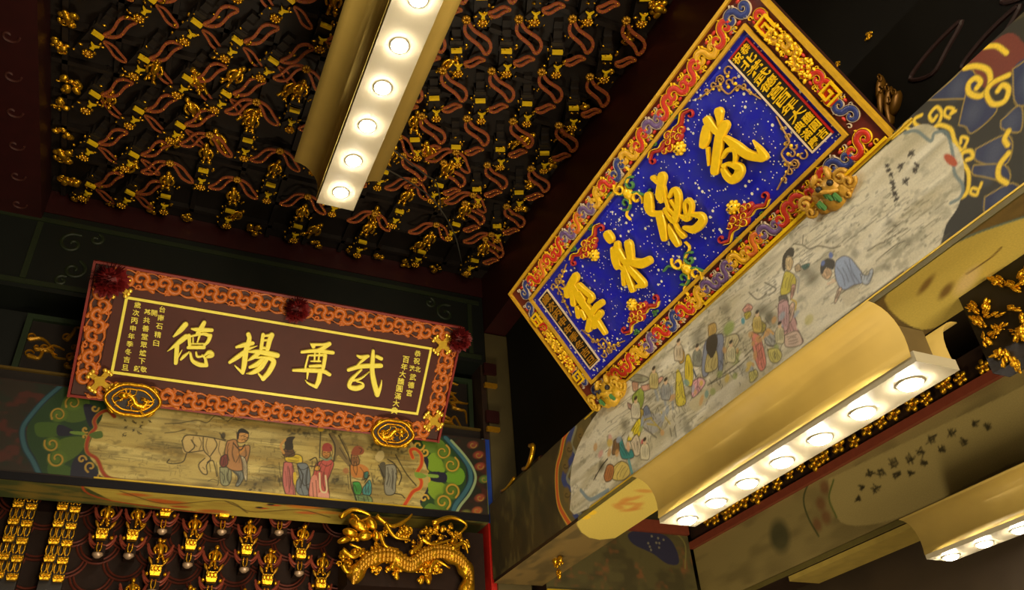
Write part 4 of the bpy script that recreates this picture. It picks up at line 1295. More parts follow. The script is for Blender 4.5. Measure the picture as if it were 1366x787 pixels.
brush(P_PB, [[(622, 410, 22), (690, 392, 44), (765, 376, 38)], [(728, 298, 42), (736, 340, 42), (706, 450, 48), (692, 560, 48), (680, 630, 34)], [(680, 636, 28), (640, 600, 20), (610, 570, 10)], [(566, 542, 30), (640, 492, 44), (720, 432, 28), (806, 400, 6)],
             [(856, 300, 34), (840, 420, 34)], [(856, 314, 18), (930, 304, 34)], [(932, 304, 48), (912, 360, 44), (895, 425, 42)], [(860, 352, 20), (900, 348, 20)], [(840, 415, 22), (900, 420, 24)], [(735, 450, 18), (830, 452, 44), (980, 482, 48)],
             [(835, 450, 30), (780, 492, 40), (722, 530, 10)], [(780, 502, 18), (880, 502, 28), (948, 532, 48), (912, 620, 48), (858, 685, 42)], [(858, 688, 34), (815, 640, 14)], [(862, 502, 28), (800, 560, 44), (742, 585, 28)], [(884, 522, 40), (832, 592, 50), (770, 630, 38), (712, 642, 8)]], zq, .02, pb, GOLDLEAF)
zq = Z(370, 430, .1525)
brush(P_PB, [[(288, 182, 12), (312, 208, 38)], [(300, 192, 28), (400, 190, 24), (452, 182, 34)], [(452, 186, 38), (390, 226, 38), (340, 246, 28)], [(212, 256, 28), (340, 246, 36), (482, 262, 34)], [(266, 290, 18), (246, 370, 20), (242, 395, 20)], [(266, 286, 14), (418, 282, 26)], [(416, 286, 36), (402, 370, 36), (396, 400, 34)],
             [(326, 256, 18), (320, 335, 18)], [(366, 260, 16), (356, 330, 18)], [(290, 336, 12), (370, 336, 20)], [(282, 380, 24), (370, 376, 30)], [(136, 415, 24), (280, 416, 40), (400, 426, 36), (452, 452, 34)], [(372, 420, 40), (360, 500, 46), (336, 556, 36)], [(336, 560, 32), (270, 530, 18), (242, 502, 8)], [(262, 440, 24), (256, 490, 12)]], zq, .02, pb, GOLDLEAF)
brush(P_PB, [[(695, 288, 18), (730, 302, 34), (790, 292, 28)], [(788, 292, 26), (730, 340, 24), (682, 385, 10)], [(620, 412, 34), (730, 382, 40), (900, 376, 42)], [(866, 296, 32), (904, 314, 34)], [(834, 246, 28), (830, 320, 40), (826, 420, 42), (842, 520, 48), (870, 628, 44)], [(872, 630, 38), (896, 570, 24), (910, 502, 6)],
             [(732, 410, 18), (690, 450, 24), (642, 500, 38), (626, 555, 38), (680, 574, 46), (735, 558, 42), (742, 530, 18), (690, 512, 14)], [(642, 506, 24), (720, 490, 20), (800, 430, 6)]], zq, .02, pb, GOLDLEAF)
SH = -.10


def column(pl, parent, items, m, depth=.006, shear=SH, kw=1.0):
    for txt in items:
        mb = MB()
        for (ch, x, y, s) in txt:
            u, v = pl.uv(x, y)
            k = pl.k(x, y)
            put_glyph(mb, ch, u, v, s * k * kw, s * k, depth, shear)
        mb.build('inscription', m, parent)


def colpx(s, z, p0, p1, size):
    n = len(s)
    return [(c, *z([(p0[0] + (p1[0] - p0[0]) * i / max(n - 1, 1), p0[1] + (p1[1] - p0[1]) * i / max(n - 1, 1))])[0], size) for i, c in enumerate(s)]


zs = Z(150, 390, .1525)
column(P_PB, pb, [colpx('台南石精臼', zs, (437, 148), (383, 442), 8.6), colpx('開', zs, (366, 180), (366, 180), 8.2), colpx('基共善堂眾爐下', zs, (307, 172), (258, 600), 8.6), colpx('敬', zs, (273, 672), (273, 672), 8.2), colpx('獻', zs, (215, 666), (215, 666), 8.2), colpx('歲次丙申年季冬吉旦', zs, (220, 110), (112, 655), 8.6)], GOLDLEAF)
zs = Z(500, 440, .1271)
column(P_PB, pb, [colpx('恭祝', zs, (448, 248), (438, 325), 8.4), colpx('北', zs, (450, 412), (450, 412), 7.6), colpx('港', zs, (388, 402), (388, 402), 7.6), colpx('武德宮', zs, (398, 495), (360, 660), 8.6), colpx('百年大醮圓滿大典', zs, (325, 310), (205, 845), 8.8)], GOLDLEAF)
tag(pb, 'brown lacquer plaque with four gold characters in a carved orange frame', 'plaque')

# rosettes of red cloth on the brown plaque
rz = random.Random(8)
ro = MB()
for k in range(210):
    th = math.acos(rz.uniform(-.15, 1))
    g = rz.uniform(0, 6.28)
    d = Vector((math.sin(th) * math.cos(g), math.sin(th) * math.sin(g), math.cos(th)))
    t = d.orthogonal().normalized() * .012
    b = d.cross(t).normalized() * .012
    L = rz.uniform(.075, .1)
    ro.add([d * .02 + t * .5, d * .02 - t * .5, d * L * .8 - t * .7 + b * .5, d * L, d * L * .8 + t * .7 - b * .5], [(0, 1, 2, 3, 4)])
ro.ell((0, 0, 0), (.06, .06, .05))
me_ro = ro.mesh('red_rosette', mat('crimson_cloth', (112, 10, 10), .6, 0, .4, 60))
for (x, y, sc, lab) in ((147, 372, 1.25, 'dark red cloth rosette at the upper left corner of the brown plaque'), (394, 412, 1.0, 'crimson cloth rosette at the middle of the brown plaque top'), (610, 452, 1.0, 'dark red cloth rosette at the upper right corner of the brown plaque')):
    o = link('red_rosette', me_ro)
    u, v = P_PB.uv(x, y)
    o.matrix_basis = P_PB.M @ Matrix.Translation((u, v, .03)) @ Matrix.Scale(sc, 4)
    tag(o, lab, 'rosette', 'red cloth rosettes on the brown plaque')

# gilded medallions carrying the brown plaque
P_MED = Plane((0, 4.84, H + 2.45), (1, 0, 0), (0, -.5, .87))


def medallion(x, y, rx, ry, label, flip):
    u, v = P_MED.uv(x, y)
    e = empty('gilded_medallion', mw=P_MED.M @ Matrix.Translation((u, v, 0)))
    R = [(rx * math.cos(a) * (1 + .10 * math.cos(2 * a) ** 2), ry * math.sin(a) * (1 + .1 * abs(math.sin(2 * a)))) for a in np.linspace(0, 2 * math.pi, 40, endpoint=False)]
    MB().prism(R, -.018, 0).build('disc', LACQ, e)
    st = MB().box((0, .035, -.085), (rx * .9, .045, .135)).build('stem', LACQ, e)
    MB().ribbon(R, .022, .026, 0, 0, closed=True).build('outer_rim', GOLD, e, True)
    R2 = [(p[0] * .74, p[1] * .70) for p in R]
    MB().ribbon(R2, .013, .018, 0, 0, closed=True).build('inner_rim', GOLD, e, True)
    for sx in (-1, 1):
        for sy in (-1, 1):
            MB().ell((sx * rx * .80, sy * ry * .82, .005), (.03, .013, .014), 0, 8, 5, Matrix.Rotation(sx * sy * -.7, 3, 'Z')).build('corner_leaf', GOLD, e, True)
    s = -1 if flip else 1
    mb = MB()
    bd = catmull([(-.5 * s * rx, -.15 * ry), (-.3 * s * rx, .3 * ry), (-.02 * s * rx, .1 * ry), (.15 * s * rx, -.3 * ry), (.45 * s * rx, -.35 * ry), (.55 * s * rx, .05 * ry), (.35 * s * rx, .1 * ry)], 5)
    mb.ribbon(bd, [.026 * (.5 + math.sin(math.pi * i / len(bd))) for i in range(len(bd))], .026)
    for k in range(18):
        p = bd[(k * 3 + 2) % len(bd)]
        a = rz.uniform(0, 6.28)
        mb.ribbon([(p[0], p[1]), (p[0] + .03 * math.cos(a), p[1] + .03 * math.sin(a)), (p[0] + .05 * math.cos(a + .5), p[1] + .05 * math.sin(a + .5))], [.014, .01, .004], .022)
    mb.ell((-.42 * s * rx, .02, .014), (.03, .022, .02))
    mb.build('dragon_relief', GOLD, e, True)
    tag(e, label, 'medallion', 'gilded medallions below the brown plaque')


medallion(177.5, 533.5, .138, .088, 'oval gilded dragon medallion under the left end of the brown plaque', False)
medallion(524, 578, .128, .082, 'oval gilded dragon medallion under the right end of the brown plaque', True)

# ------------------------------------------------------------------ blue plaque on the right
pr = empty('wall_plaque', mw=P_PR.M)
WR, HR = 1.941, .558
FO = .138                                   # frame width


def starry():
    m = bpy.data.materials.new('speckled_ultramarine')
    m.use_nodes = True
    nt = m.node_tree
    b = nt.nodes['Principled BSDF']
    tc = nt.nodes.new('ShaderNodeTexCoord')
    def vor(scale, thr, rnd_thr):
        v = nt.nodes.new('ShaderNodeTexVoronoi')
        v.inputs['Scale'].default_value = scale
        nt.links.new(tc.outputs['Object'], v.inputs['Vector'])
        lt = nt.nodes.new('ShaderNodeMath'); lt.operation = 'LESS_THAN'; lt.inputs[1].default_value = thr
        nt.links.new(v.outputs['Distance'], lt.inputs[0])
        sp = nt.nodes.new('ShaderNodeSeparateColor')
        nt.links.new(v.outputs['Color'], sp.inputs[0])
        gt = nt.nodes.new('ShaderNodeMath'); gt.operation = 'GREATER_THAN'; gt.inputs[1].default_value = rnd_thr
        nt.links.new(sp.outputs[0], gt.inputs[0])
        mu = nt.nodes.new('ShaderNodeMath'); mu.operation = 'MULTIPLY'
        nt.links.new(lt.outputs[0], mu.inputs[0]); nt.links.new(gt.outputs[0], mu.inputs[1])
        return mu
    a, c = vor(34, .23, .6), vor(75, .24, .7)
    ad = nt.nodes.new('ShaderNodeMath'); ad.operation = 'MAXIMUM'
    nt.links.new(a.outputs[0], ad.inputs[0]); nt.links.new(c.outputs[0], ad.inputs[1])
    nz = nt.nodes.new('ShaderNodeTexNoise'); nz.inputs['Scale'].default_value = 14; nz.inputs['Detail'].default_value = 6
    nt.links.new(tc.outputs['Object'], nz.inputs['Vector'])
    rp = nt.nodes.new('ShaderNodeValToRGB')
    rp.color_ramp.elements[0].position = .38
    rp.color_ramp.elements[0].color = (*lin((8, 14, 168)), 1)
    rp.color_ramp.elements[1].position = .78
    rp.color_ramp.elements[1].color = (*lin((34, 42, 140)), 1)
    nt.links.new(nz.outputs[0], rp.inputs[0])
    mx = nt.nodes.new('ShaderNodeMix'); mx.data_type = 'RGBA'
    mx.inputs[7].default_value = (*lin((222, 218, 190)), 1)
    nt.links.new(ad.outputs[0], mx.inputs[0]); nt.links.new(rp.outputs[0], mx.inputs[6])
    nt.links.new(mx.outputs[2], b.inputs['Base Color'])
    b.inputs['Roughness'].default_value = .5
    return m


MB().bbox((-FO, -FO, -.045), (WR + FO, HR + FO, -.02)).build('backing', mat('frame_dark_back', (52, 24, 12), .5), pr)
MB().bbox((-.002, -.002, -.0199), (WR + .002, HR + .002, 0)).build('board', starry(), pr)
BLUEP = mat('plain_ultramarine', (30, 34, 130), .5, 0, .2)


def rails(name, d0, d1, z0, z1, m):
    for a, b in (((-d1, HR + d0, z0), (WR + d1, HR + d1, z1)), ((-d1, -d1, z0), (WR + d1, -d0, z1)), ((-d1, -d0, z0), (-d0, HR + d0, z1)), ((WR + d0, -d0, z0), (WR + d1, HR + d0, z1))):
        mb = MB().bbox(a, b)
        o = mb.build(name, m, pr)


rails('inner_moulding', .003, .018, -.0195, .014, mat('frame_gilt', (214, 164, 40), .4, .2, .25, 40))
rails('inner_groove', .0185, .0222, -.0195, .0, mat('frame_dark_back', (52, 24, 12)))
rails('frame_band', .0225, .124, -.0195, -.004, mat('frame_red_ground', (96, 28, 20)))
rails('outer_moulding', .1245, FO + .001, -.0195, .012, MATS['frame_gilt'])
SCOL = {'red': (190, 44, 26), 'green': (48, 122, 40), 'purple': (104, 78, 124), 'blue': (44, 56, 118), 'yellow': (214, 160, 34), 'orange': (206, 104, 34)}
SMESH = {}
for nm, c in SCOL.items():
    mm = mat('frame_' + nm, c, .42, 0, .2, 40)
    for q in (0, 1):
        mb = MB()
        k = 1 if q else -1
        p1 = spiral(-.022, k * .004, .008, .034, 6.0 * k, 0, 18)
        p2 = spiral(.044, -k * .004, .032, .008, math.pi * k, math.pi * k + 6.0 * k, 18)
        pts = catmull(p1 + p2, 2)
        n = len(pts)
        ww = [.013 + .016 * math.sin(math.pi * i / n) for i in range(n)]
        mb.ribbon(pts, ww, .014, 0)
        T = np.gradient(np.array(pts), axis=0)
        T /= np.linalg.norm(T, axis=1)[:, None] + 1e-9
        for sd in (-1, 1):
            e = [(p[0] - t[1] * sd * w * .5, p[1] + t[0] * sd * w * .5) for p, t, w in zip(pts, T, ww)]
            mb.ribbon(e, .0032, .011, 1)
        for (x, y, a0) in ((-.05, -k * .034, 0), (.012, k * .036, 2), (.07, k * .034, 4), (.03, -k * .038, 1)):
            mb.ribbon(spiral(x, y, .013, .004, a0, a0 + 5 * k, 9), .005, .011, 1)
        mb.ell((-.01, -k * .03, .004), (.014, .008, .008), 2, 7, 4)
        mb.ell((.045, k * .03, .004), (.012, .008, .008), 2, 7, 4)
        SMESH[nm, q] = mb.mesh('frame_scroll', [mm, GOLDP if nm not in ('purple', 'blue') else mat('pale_lilac_edge', (196, 176, 150), .5), mat('frame_' + ('green' if nm in ('red', 'orange') else 'red'), SCOL['red'])], True)


def scroll_at(x, y, col, rot, q, s=1.0):
    o = link('frame_scroll', SMESH[col, q], pr)
    o.matrix_local = Matrix.Translation((x, y, -.004)) @ Matrix.Rotation(rot, 4, 'Z') @ Matrix.Scale(s, 4)


top = ['blue', 'red', 'orange', 'green', 'red', 'purple', 'orange', 'purple', 'yellow', 'red', 'blue', 'yellow', 'red', 'purple', 'red', 'green', 'green', 'yellow', 'red', 'blue']
bot = ['blue', 'orange', 'green', 'green', 'yellow', 'purple', 'red', 'blue', 'red', 'yellow', 'purple', 'purple', 'yellow', 'orange', 'purple', 'red', 'green', 'green', 'blue', 'red']
for lst, v, off in ((top, HR + .07, 0), (bot, -.07, 1)):
    n = len(lst)
    for k, c in enumerate(lst):
        scroll_at(-.06 + (WR + .12) * (k + .5) / n, v, c, 0, (k + off) % 2, .98)
for u, seq in ((-.07, ('blue', 'orange', 'yellow', 'yellow', 'red', 'blue')), (WR + .07, ('blue', 'red', 'red', 'yellow', 'yellow', 'red'))):
    for k, c in enumerate(seq):
        scroll_at(u, .0 + (HR) * (k + .5) / 6, c, math.pi / 2, k % 2, .86)
# dense gilded relief on the short rails, key frets near the corners
rl = MB()
for k in range(70):
    rl.ell((rz.uniform(-.036, .036), rz.uniform(-.12, .12), rz.uniform(0, .008)), (rz.uniform(.005, .013), rz.uniform(.004, .009), .008), 0, 6, 4, Matrix.Rotation(rz.uniform(0, 3), 3, 'Z'))
me_rl = rl.mesh('gilded_relief', GOLDP, True)
for u, v in ((WR + .07, .36), (-.07, .24)):
    o = link('gilded_relief', me_rl, pr)
    o.matrix_local = Matrix.Translation((u, v, .004))
fr = MB()
for a, b in (((-.035, -.032, 0), (.035, -.024, .014)), ((.027, -.024, 0), (.035, .03, .014)), ((-.03, .022, 0), (.027, .03, .014)), ((-.03, -.012, 0), (-.022, .022, .014)), ((-.022, -.012, 0), (.012, -.004, .014)), ((.004, -.004, 0), (.012, .012, .014))):
    fr.bbox(a, b)
me_fr = fr.mesh('key_fret', GOLDP)
for u, v, r in ((WR + .075, .14, .0), (-.07, .06, .0), (-.07, .46, 1.57), (WR + .07, .50, 1.57)):
    o = link('key_fret', me_fr, pr)
    o.matrix_local = Matrix.Translation((u, v, .004)) @ Matrix.Rotation(r, 4, 'Z')
for (a, b) in (((1147, 215), (1168, 186)), ((1122, 250), (1168, 196))):
    break
# loose gilt strip along the right end of the lower rail
MB().bbox((WR - .10, -.125, .016), (WR + .12, -.115, .024)).build('gilt_strip', GOLDP, pr)
MB().bbox((.95, -.125, .016), (1.72, -.112, .022)).build('gilt_strip', GOLDP, pr)

# big gold characters, standing proud of the board
zq = Z(930, 130, .1525)
CH = .022
brush(P_PR, [[(217, 122, 84), (222, 190, 46), (216, 255, 22)], [(118, 195, 78), (150, 238, 74), (198, 290, 60)], [(112, 270, 84), (98, 340, 92), (82, 400, 74)], [(120, 438, 24), (128, 520, 22), (132, 578, 18)], [(272, 234, 82), (226, 330, 82), (206, 450, 82), (192, 560, 80), (182, 628, 80)],
             [(282, 350, 46), (370, 420, 82), (470, 490, 80), (590, 518, 72)], [(610, 508, 76), (572, 440, 40), (508, 368, 8)], [(250, 520, 18), (290, 455, 38), (348, 446, 40), (366, 490, 42), (356, 560, 22)], [(262, 590, 44), (300, 570, 30), (395, 606, 78), (384, 672, 78), (335, 712, 68), (285, 675, 60), (258, 620, 44)]], zq, CH, pr, GOLDP, wk=1.03, z0=.01)
zq = Z(850, 215, .1526)
brush(P_PR, [[(165, 135, 38), (205, 170, 44)], [(245, 130, 82), (234, 200, 70), (226, 290, 80), (238, 325, 60)], [(262, 220, 20), (275, 300, 26), (300, 390, 34)], [(125, 302, 78), (130, 400, 82), (165, 448, 48), (250, 440, 36)], [(230, 476, 82), (250, 570, 80), (264, 655, 64)], [(302, 540, 14), (340, 640, 68), (378, 708, 56)],
             [(310, 300, 28), (345, 240, 40), (380, 270, 56), (386, 360, 56), (375, 440, 56), (350, 505, 58), (310, 474, 40), (275, 410, 36)], [(325, 335, 24), (370, 395, 40)], [(300, 400, 24), (355, 450, 34)], [(352, 520, 18), (386, 590, 30), (430, 640, 48)], [(456, 440, 34), (448, 366, 30), (474, 330, 36), (504, 372, 34), (492, 440, 38), (460, 486, 58), (404, 462, 18)], [(500, 452, 26), (585, 470, 58), (590, 525, 66), (520, 585, 64), (432, 566, 22)]], zq, CH, pr, GOLDP, wk=1.03, z0=.01)
zq = Z(745, 295, .2032)
brush(P_PR, [[(345, 88, 62), (356, 104, 62)], [(372, 170, 18), (384, 240, 34), (404, 284, 48)], [(406, 146, 42), (400, 230, 56), (408, 275, 50)], [(480, 146, 58), (490, 210, 50), (495, 260, 36)], [(412, 185, 46), (480, 290, 42), (572, 398, 50)], [(482, 255, 46), (560, 270, 54), (612, 250, 50)], [(578, 408, 38), (530, 420, 18)], [(456, 300, 38), (488, 390, 38), (504, 436, 42)], [(446, 330, 26), (452, 400, 28)], [(425, 285, 24), (450, 310, 28)]], zq, CH, pr, GOLDP, wk=1.03, z0=.01)
brush(P_PR, [[(404, 98, 54), (376, 150, 58), (350, 205, 60)], [(332, 195, 36), (342, 236, 40)], [(398, 185, 54), (440, 268, 62), (500, 350, 62), (548, 420, 54)], [(432, 165, 38), (480, 210, 38), (522, 248, 44), (508, 282, 30)], [(380, 225, 44), (388, 296, 44)], [(418, 335, 36), (426, 390, 36)], [(452, 362, 44), (472, 402, 36)], [(598, 292, 42), (560, 322, 42), (528, 372, 38)], [(590, 370, 42), (562, 410, 42), (545, 462, 46)], [(512, 425, 42), (500, 488, 44)], [(572, 440, 42), (622, 515, 32)], [(440, 215, 26), (470, 262, 26)]], Z(700, 350, .1778), CH, pr, GOLDP, wk=1.03, z0=.01)

# inscription strips
def strip(corners, flip, label):
    uv = [P_PR.uv(*c) for c in corners]
    u0, u1 = np.mean([uv[0][0], uv[1][0]]), np.mean([uv[2][0], uv[3][0]])
    v0, v1 = np.mean([uv[1][1], uv[2][1]]), np.mean([uv[0][1], uv[3][1]])
    return u0, u1, v0, v1


u0, u1, v0, v1 = strip([(977.6, 77.8), (1083, 203), (1108, 178), (999, 50.8)], 0, '')
BLK = mat('black_strip', (24, 20, 14), .5)
WHT = mat('cream_line', (220, 196, 160), .5)


def strip_build(u0, u1, v0, v1, rows, redside, m, lw=.007):
    MB().bbox((u0, v0, .001), (u1, v1, .006)).build('inscription_panel', BLK, pr)
    for a, b, mm in (((u0 - lw, v0 - lw, .001), (u0, v1 + lw, .01), WHT), ((u1, v0 - lw, .001), (u1 + lw, v1 + lw, .01), REDBRIGHT if redside else WHT), ((u0, v0 - lw, .001), (u1, v0, .01), WHT), ((u0, v1, .001), (u1, v1 + lw, .01), REDBRIGHT if redside else WHT)):
        MB().bbox(a, b).build('panel_line', mm, pr)
    n = len(rows)
    h = (v1 - v0) / n
    for i, rw in enumerate(rows):
        mb = MB()
        y = v1 - h * (i + .5)
        w = (u1 - u0)
        if len(rw) == 1:
            put_glyph(mb, rw, (u0 + u1) / 2, y, w * .80, h * .84, .012)
        else:
            put_glyph(mb, rw[0], u0 + w * .74, y, w * .42, h * .84, .012)
            put_glyph(mb, rw[1], u0 + w * .27, y, w * .42, h * .84, .012)
        mb.build('inscription', m, pr)


strip_build(u0, u1, v0, v1, ['恭祝', '北', '港', '武', '德', '宮', '百', '年', '大', '醮典', '圓滿', '吉慶'], True, GOLDP)
u0, u1, v0, v1 = strip([(721, 400.7), (785, 490), (799, 483), (730, 388)], 0, '')
strip_build(u0 + .01, u1 + .012, v0, v1, list('歲次丙申年季冬吉旦'), False, mat('tarnished_gold_lettering', (176, 122, 28), .45, .2, .2))


# bats, cloud emblems and corner filigree on the blue board
def bat_mesh():
    mb = MB()
    for s in (-1, 1):
        w = catmull([(0, .02), (s * .035, .045), (s * .07, .04), (s * .105, .062), (s * .135, .05)], 4)
        mb.ribbon(w, list(np.linspace(.026, .012, len(w))), .014, 0)
        mb.ribbon([(p[0], p[1] + .012) for p in w], .004, .016, 1)
        mb.ribbon(spiral(s * .128, .035, .02, .006, math.pi / 2, math.pi / 2 - s * 5, 10), .007, .014, 0)
        for (x, y, r) in ((.03, .012, .026), (.058, .022, .02), (.018, .036, .022)):
            mb.ell((s * x, y, .0), (r, r * .85, .016), 0, 9, 5)
            mb.ribbon(spiral(s * x, y, r * .8, r * .2, 0, 5.5 * s, 10), .0035, .018, 1)
    mb.ell((0, .05, 0), (.03, .026, .018), 0, 9, 5)
    mb.ribbon(spiral(0, .052, .022, .005, 0, 6, 10), .0035, .02, 1)
    mb.ell((0, -.025, .004), (.026, .022, .02), 1, 9, 5)
    for s in (-1, 1):
        for q in range(4):
            g = (q + .5) * math.pi / 4
            mb.ell((s * .024 * math.sin(g), -.025 + .022 * math.cos(g), .004), (.009, .009, .012), 1, 7, 4)
        mb.ell((s * .009, -.028, .022), (.004, .004, .004), 2, 6, 4)
        for (x, y) in ((.075, .08), (.09, .088), (.07, .094)):
            mb.ribbon(spiral(s * x, y, .009, .003, 0, 5 * s, 8), .005, .01, 3)
    return mb.mesh('bat_relief', [mat('bat_red', (166, 38, 24), .45, 0, .25, 60), GOLDP, LACQ, mat('cloud_green', (70, 120, 60), .5)], True)


me_bat = bat_mesh()
for (x, y, r) in ((903, 192, 0.0), (790, 335, 0.0), (984, 282, math.pi), (848, 411, math.pi)):
    o = link('bat_relief', me_bat, pr)
    u, v = P_PR.uv(x, y)
    o.matrix_local = Matrix.Translation((u, v, 0)) @ Matrix.Rotation(r, 4, 'Z') @ Matrix.Diagonal((1.15, 1.0, 1.15, 1))
em = MB()
for a in range(4):
    g = a * math.pi / 2 + .4
    em.ribbon(spiral(.035 * math.cos(g), .035 * math.sin(g), .024, .006, g, g + 6, 14), .008, .012, a % 2)
    em.ribbon(catmull([(0, 0), (.03 * math.cos(g + .6), .03 * math.sin(g + .6)), (.075 * math.cos(g + .3), .06 * math.sin(g + .3)), (.095 * math.cos(g + .5), .075 * math.sin(g + .5))], 4), .008, .01, (a + 1) % 2)
em.ell((0, 0, .003), (.02, .02, .014), 1)
me_em = em.mesh('cloud_emblem', [mat('cloud_green', (70, 120, 60)), GOLDP], True)
for (x, y) in ((839, 258), (917, 358)):
    o = link('cloud_emblem', me_em, pr)
    u, v = P_PR.uv(x, y)
    o.matrix_local = Matrix.Translation((u, v, 0)) @ Matrix.Scale(1.5, 4)
FIL = mat('dull_gilt_filigree', (176, 134, 74), .45, .25, .3, 60)
cf_ = MB()
for (x, y, r, t) in ((.03, .03, .022, 6), (.075, .028, .02, -6), (.028, .075, .02, -6), (.115, .02, .014, 6), (.02, .115, .014, 6), (.06, .062, .018, 6), (.15, .014, .01, -5), (.014, .15, .01, 5), (.1, .045, .011, 5), (.045, .1, .011, -5)):
    cf_.ribbon(spiral(x, y, r, r * .25, rz.uniform(0, 6), rz.uniform(0, 6) + t, 12), .006, .01, 0)
    cf_.ell((x + r * .6, y + r * .5, .002), (.008, .008, .007), 1, 6, 4)
cf_.ribbon(catmull([(.005, .2), (.02, .15), (.035, .1), (.09, .09), (.1, .035), (.15, .02), (.2, .005)], 4), .006, .01, 0)
me_cf = cf_.mesh('corner_filigree', [FIL, GOLDP], True)
uR = P_PR.uv(977.6, 77.8)[0] - .02
uL = P_PR.uv(800, 485)[0] + .045
for (x, y, a, b) in ((uR, HR - .02, -1, -1), (uR, .02, -1, 1), (uL, HR - .02, 1, -1), (uL, .02, 1, 1)):
    o = link('corner_filigree', me_cf, pr)
    o.matrix_local = Matrix.Translation((x, y, 0)) @ Matrix.Diagonal((a * 1.05, b * 1.05, 1, 1))
tag(pr, 'blue plaque with four gold characters in a colourful carved frame', 'plaque')


# carved beasts that hold the lower rail of the blue plaque
def beast(pts_center, scale, label, bright):
    x, y = pts_center
    u, v = P_PR.uv(x, y)
    k = P_PR.k(x, y) * scale
    e = empty('carved_beast', mw=P_PR.M @ Matrix.Translation((u, v, .0)))
    g = mat('beast_gold_' + ('bright' if bright else 'dull'), (206, 160, 34) if bright else (190, 142, 46), .45, .15, .3, 60, .3)
    # local frame: px offsets measured from the photograph turned into plaque axes
    def uvp(dx, dy):
        q = P_PR.uv(x + dx * scale, y + dy * scale)
        return q[0] - u, q[1] - v
    b = MB()
    for (dx, dy, r, q) in ((8, 14, 25, 22), (-6, 22, 20, 18), (20, 2, 20, 20), (2, 0, 24, 24), (-16, 12, 14, 16)):
        p = uvp(dx, dy)
        b.ell((p[0], p[1], .02), (r * k, r * k * .85, q * k), 0, 12, 8)
    b.build('head', g, e, True)
    for (dx, dy, r, tn) in ((18, -18, 11, 8), (30, -12, 10, -8), (-32, 22, 11, 8), (-24, 33, 9, -8), (-14, -6, 8, 7), (30, 6, 8, 7)):
        p = uvp(dx, dy)
        sp = spiral(p[0], p[1], r * k, r * k * .2, 0, tn, 18)
        MB().tube([(a, c, .055 + .012 * i / 18) for i, (a, c) in enumerate(sp)], [r * k * .32] * 18, 0, 6).build('curl', g, e, True)
    for (dx, dy) in ((-8, -2), (8, -12)):
        p = uvp(dx, dy)
        MB().ell((p[0], p[1], .085), (5 * k, 5 * k, 5 * k), 0, 8, 6).build('eye', LACQ, e, True)
    for (dx, dy, a) in ((-20, -12, .5), (0, -24, 1.2)):
        p = uvp(dx, dy)
        MB().ell((p[0], p[1], .06), (11 * k, 5 * k, 6 * k), 0, 8, 5, Matrix.Rotation(a, 3, 'Z')).build('ear', g, e, True)
    for (dx, dy) in ((-8, 22), (14, 10), (2, 8)):
        p = uvp(dx, dy)
        s = uvp(dx + 6, dy + 3)
        MB().ribbon(catmull([p, ((p[0] + s[0]) / 2, p[1] + .012), s], 3), .022, .010, 0, .075).build('leaf_patch', mat('cloud_green', (70, 120, 60)), e)
    p, q = uvp(-20, 8), uvp(24, 0)
    MB().tube(catmull([(p[0], p[1], .05), ((p[0] + q[0]) / 2, (p[1] + q[1]) / 2 + .01, .09), (q[0], q[1], .05)], 4), 3.5 * k, 0, 6).build('brow', g, e, True)
    tag(e, label, 'carving', 'carved beasts under the blue plaque')


beast((1114, 248), .92, 'dull gold carved beast at the right end of the blue plaque bottom edge', False)
beast((819, 516), .62, 'bright gold carved beast at the left end of the blue plaque bottom edge', True)

